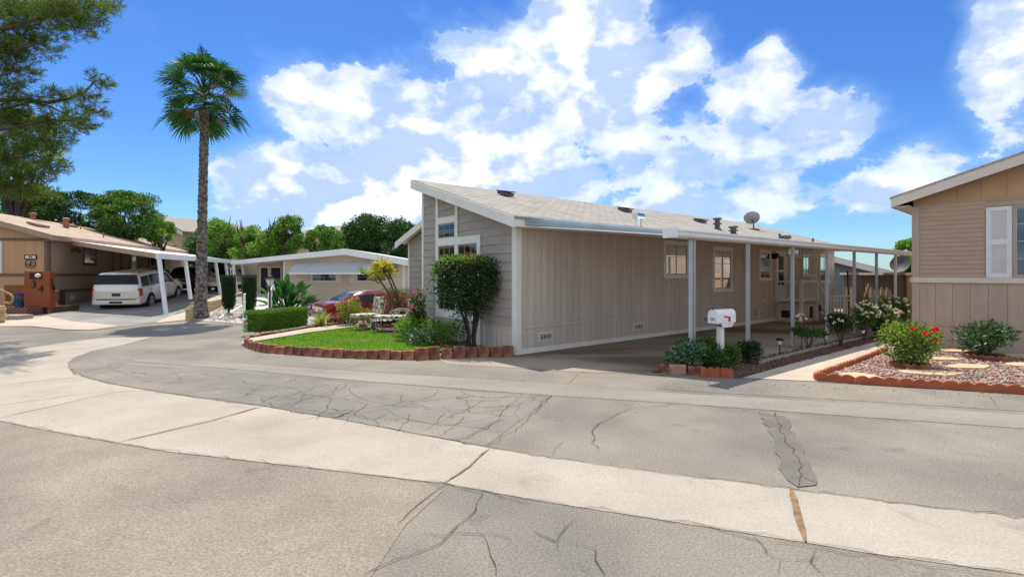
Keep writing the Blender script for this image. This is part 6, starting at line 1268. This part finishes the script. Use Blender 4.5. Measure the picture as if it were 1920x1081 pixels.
ringedge(1706, 691, .30, 'terracotta ring around the red rose bush'); ringedge(1847, 674, .36, 'terracotta ring around the silvery green shrub')
for i, (px, py, sx, sy, lab) in enumerate(((1612, 709, .34, .2, 'stepping stone nearest the street at the left of the lava rock bed'), (1748, 703, .55, .17, 'long stepping stone in front of the red rose bush'), (1815, 691, .48, .15, 'stepping stone right of the red rose bush shadow'), (1760, 676, .42, .13, 'stepping stone behind the red rose bush, nearer one'), (1790, 661, .42, .13, 'stepping stone by the wall of the tan home'), (1915, 670, .42, .15, 'stepping stone right of the silvery shrub'), (1925, 688, .4, .17, 'stepping stone at the right edge of the lava rock bed'))):
    n = 9; b = MB(); P = [(sx*math.cos(6.28*k/n)*random.uniform(.8, 1.1), sy*1.4*math.sin(6.28*k/n)*random.uniform(.8, 1.1), 0) for k in range(n)]; b.prism(P, (0, 0, .055)); o = b.build('stepping_stone', 'flagstone', None, bevel=.01, loc=gp(px, py)+Vector((0, 0, .005)), rz=random.uniform(-.2, .2)); tag(o, lab, 'stepping stone', 'stepping stones in the lava rock')
# thin board edging between gravel strips
b = MB(); Pq = [w(3.1, -3.85), w(6, -3.82), w(10, -3.84), w(16.5, -3.85)]
for p, q in zip(Pq, Pq[1:]): b.beam(p+Vector((0, 0, .03)), q+Vector((0, 0, .03)), .05, .07)
o = b.build('garden_edging', 'concrete', None); tag(o, 'pale straight edging strip between tan gravel and dark red gravel', 'edging')
# hose
b = MB(); P = [gp(x, y) for x, y in ((410, 598), (420, 592), (438, 585), (455, 579))]; P = [Vector((p.x, p.y, hgt(p.x, p.y)+.04)) for p in P]; b.tube(P, .05, 8); o = b.build('drain_pipe', 'hose', None); tag(o, 'pale pipe lying across the gravel right of the palm', 'pipe')
# back right clutter
q0 = yp(1612, 600, 21.3)
for i, (px, a, L, m, lab) in enumerate(((1592, .02, 1.9, 'bark', 'dark upright pole leaning on the shed behind the fourth post'), (1607, .42, 1.5, 'wood_tan', 'tan wooden handle leaning on the shed, steeper one'), (1612, .75, 1.45, 'bark', 'brown wooden handle leaning on the shed at a low angle'))):
    p = gp(px, 594.5-i); b = MB(); b.tube([(0, 0, 0), (math.sin(a)*L, .15, math.cos(a)*L)], .03, 7); o = b.build('garden_tool', m, None, loc=p); tag(o, lab, 'tool handle', 'tools leaning on the shed')
o = MB().lathe([(.14, 0), (.17, .36), (.18, .36), (.18, .38), (.15, .38)], 16).build('bucket', 'white_paint', None, smooth=40, loc=gp(1616, 602)); tag(o, 'white bucket standing before the brown shed', 'bucket')
p = gp(1567, 612); t = thing('lattice_fence', 'low white lattice fence panel beyond the end of the taupe home', 'fence', gp(1556, 604), .1)
b = MB(); b.box(0, .85, 0, .04, .93, 1.0); b.box(0, .85, 0, .04, .78, .82); b.box(0, .85, 0, .04, .05, .1); b.build('rail', 'white_paint', t)
for k in range(7): MB().box(.02+.13*k, .06+.13*k, .005, .035, .1, .93).build('picket', 'white_paint', t)
t = thing('hose_reel', 'dark round hose reel standing by the porch steps', 'hose reel', FM.W(15.6, -.35, 0), FM.a); b = MB()
for rr3 in (.30, .25, .20): b.tube([(rr3*math.cos(6.2832*k/24), 0, .35+rr3*math.sin(6.2832*k/24)) for k in range(25)], .03, 6)
b.build('hose', 'tyre', t); b = MB(); b.box(-.03, .03, .05, .12, 0, .62); b.build('stand', 'black_metal', t)
p = gp(1683, 588); t = thing('patio_umbrella', 'dark low patio umbrella partly hidden by the far roses', 'umbrella', (p.x, p.y, 0)); b = MB(); b.tube([(0, 0, 0), (0, 0, 1.0)], .03, 6); b.build('pole', 'bark_dark', t); b = MB(); b.lathe([(.95, .82), (.5, 1.02), (.03, 1.10)], 8); b.build('canopy', 'car_black', t)
FS2 = yp(1703, 590, 24); t = thing('satellite_dish', 'big grey satellite dish beyond the shed at the right carport end', 'satellite dish', (yp(1688, 500, 19.8).x, 19.8, 0)); b = MB(); b.tube([(0, 0, 0), (0, 0, 1.95)], .04, 8); b.build('mast', 'vent_grey', t)
b = MB(); b.lathe([(.02, 0), (.2, .03), (.34, .08), (.35, .10), (.2, .05), (.02, .02)], 22); o = b.build('reflector', 'vent_grey', t, smooth=50); o.location = (-.05, -.1, 2.15); o.rotation_euler = Vector((-.8, -.5, .35)).to_track_quat('Z', 'Y').to_euler()
# peach sheds at the end of the left carport
for (px0, px1, py, Y, ztp, lab) in ((404, 455, 492, 41, 2.7, 'peach shed at the far end of the left carport, nearer one'), (452, 505, 493, 36, 2.55, 'peach fence panel left of the beige home')):
    a = yp(px0, 500, Y); c = yp(px1, 500, Y); t = thing('garden_shed', lab, 'shed', (a.x, Y, .3)); b = MB(); b.box(0, c.x-a.x, 0, 2, -.5, ztp-.3); b.build('wall', 'peach_side', t); b = MB(); b.box(-.1, c.x-a.x+.1, -.08, 2.1, ztp-.3, ztp-.2); b.build('roof', 'fascia_cream', t)
    for k in range(int((c.x-a.x)/.5)): b = MB(); b.box(.5*k+.2, .5*k+.23, -.015, 0, -.5, ztp-.31); b.build('batten', 'tan_plank', t)
def litter(name, P, n, s, m, z, label, cat):
    x, y = scatter(P, n); n = len(x); C = np.stack([x, y, np.array([hgt(a, b_) for a, b_ in zip(x, y)])+z], 1); D = rng.normal(size=(n, 3))*np.array([1, 1, .25]); V, Fq = leafquads(C, D, s*(.5+rng.random(n)), s*.5); o = npmesh(name, V, Fq, m); tag(o, label, cat); o['kind'] = 'stuff'
litter('leaf_litter', G([(849,660),(962,662),(955,642),(800,618),(735,631),(800,644)]), 900, .05, 'dry_leaf', .075, 'dry brown leaves scattered on the soil bed below the round tree', 'leaves')
litter('leaf_litter', G([(1240,703),(1378,710),(1440,690),(1560,655),(1500,655),(1380,680),(1260,692)]), 500, .035, 'dry_leaf', .03, 'dry leaves around the mailbox planter and rose strip', 'leaves')
litter('leaf_litter', G([(1390,722),(1900,748),(1900,742),(1390,716)]), 60, .03, 'dry_leaf', .012, 'few dry leaves lying in the street along the scalloped edgers', 'leaves')
litter('fallen_petals', TURF, 45, .03, 'petal_white', .085, 'small white petals scattered over the green lawn', 'petals')
# far scrub closing the horizon
def scrub():
    n = 26000; a = rng.uniform(-1.15, 1.15, n); r = rng.uniform(75, 95, n); h = rng.random(n)**.7*(1.9+.9*np.sin(a*9)+.6*np.sin(a*23+1)); C = np.stack([r*np.sin(a), r*np.cos(a), h], 1); V, Fq = leafquads(C, rng.normal(size=(n, 3)), .8, .5); o = npmesh('foliage', V, Fq, 'leaf_mid'); tag(o, 'distant low mass of green trees along the horizon behind the homes', 'woodland'); o['kind'] = 'stuff'
scrub()
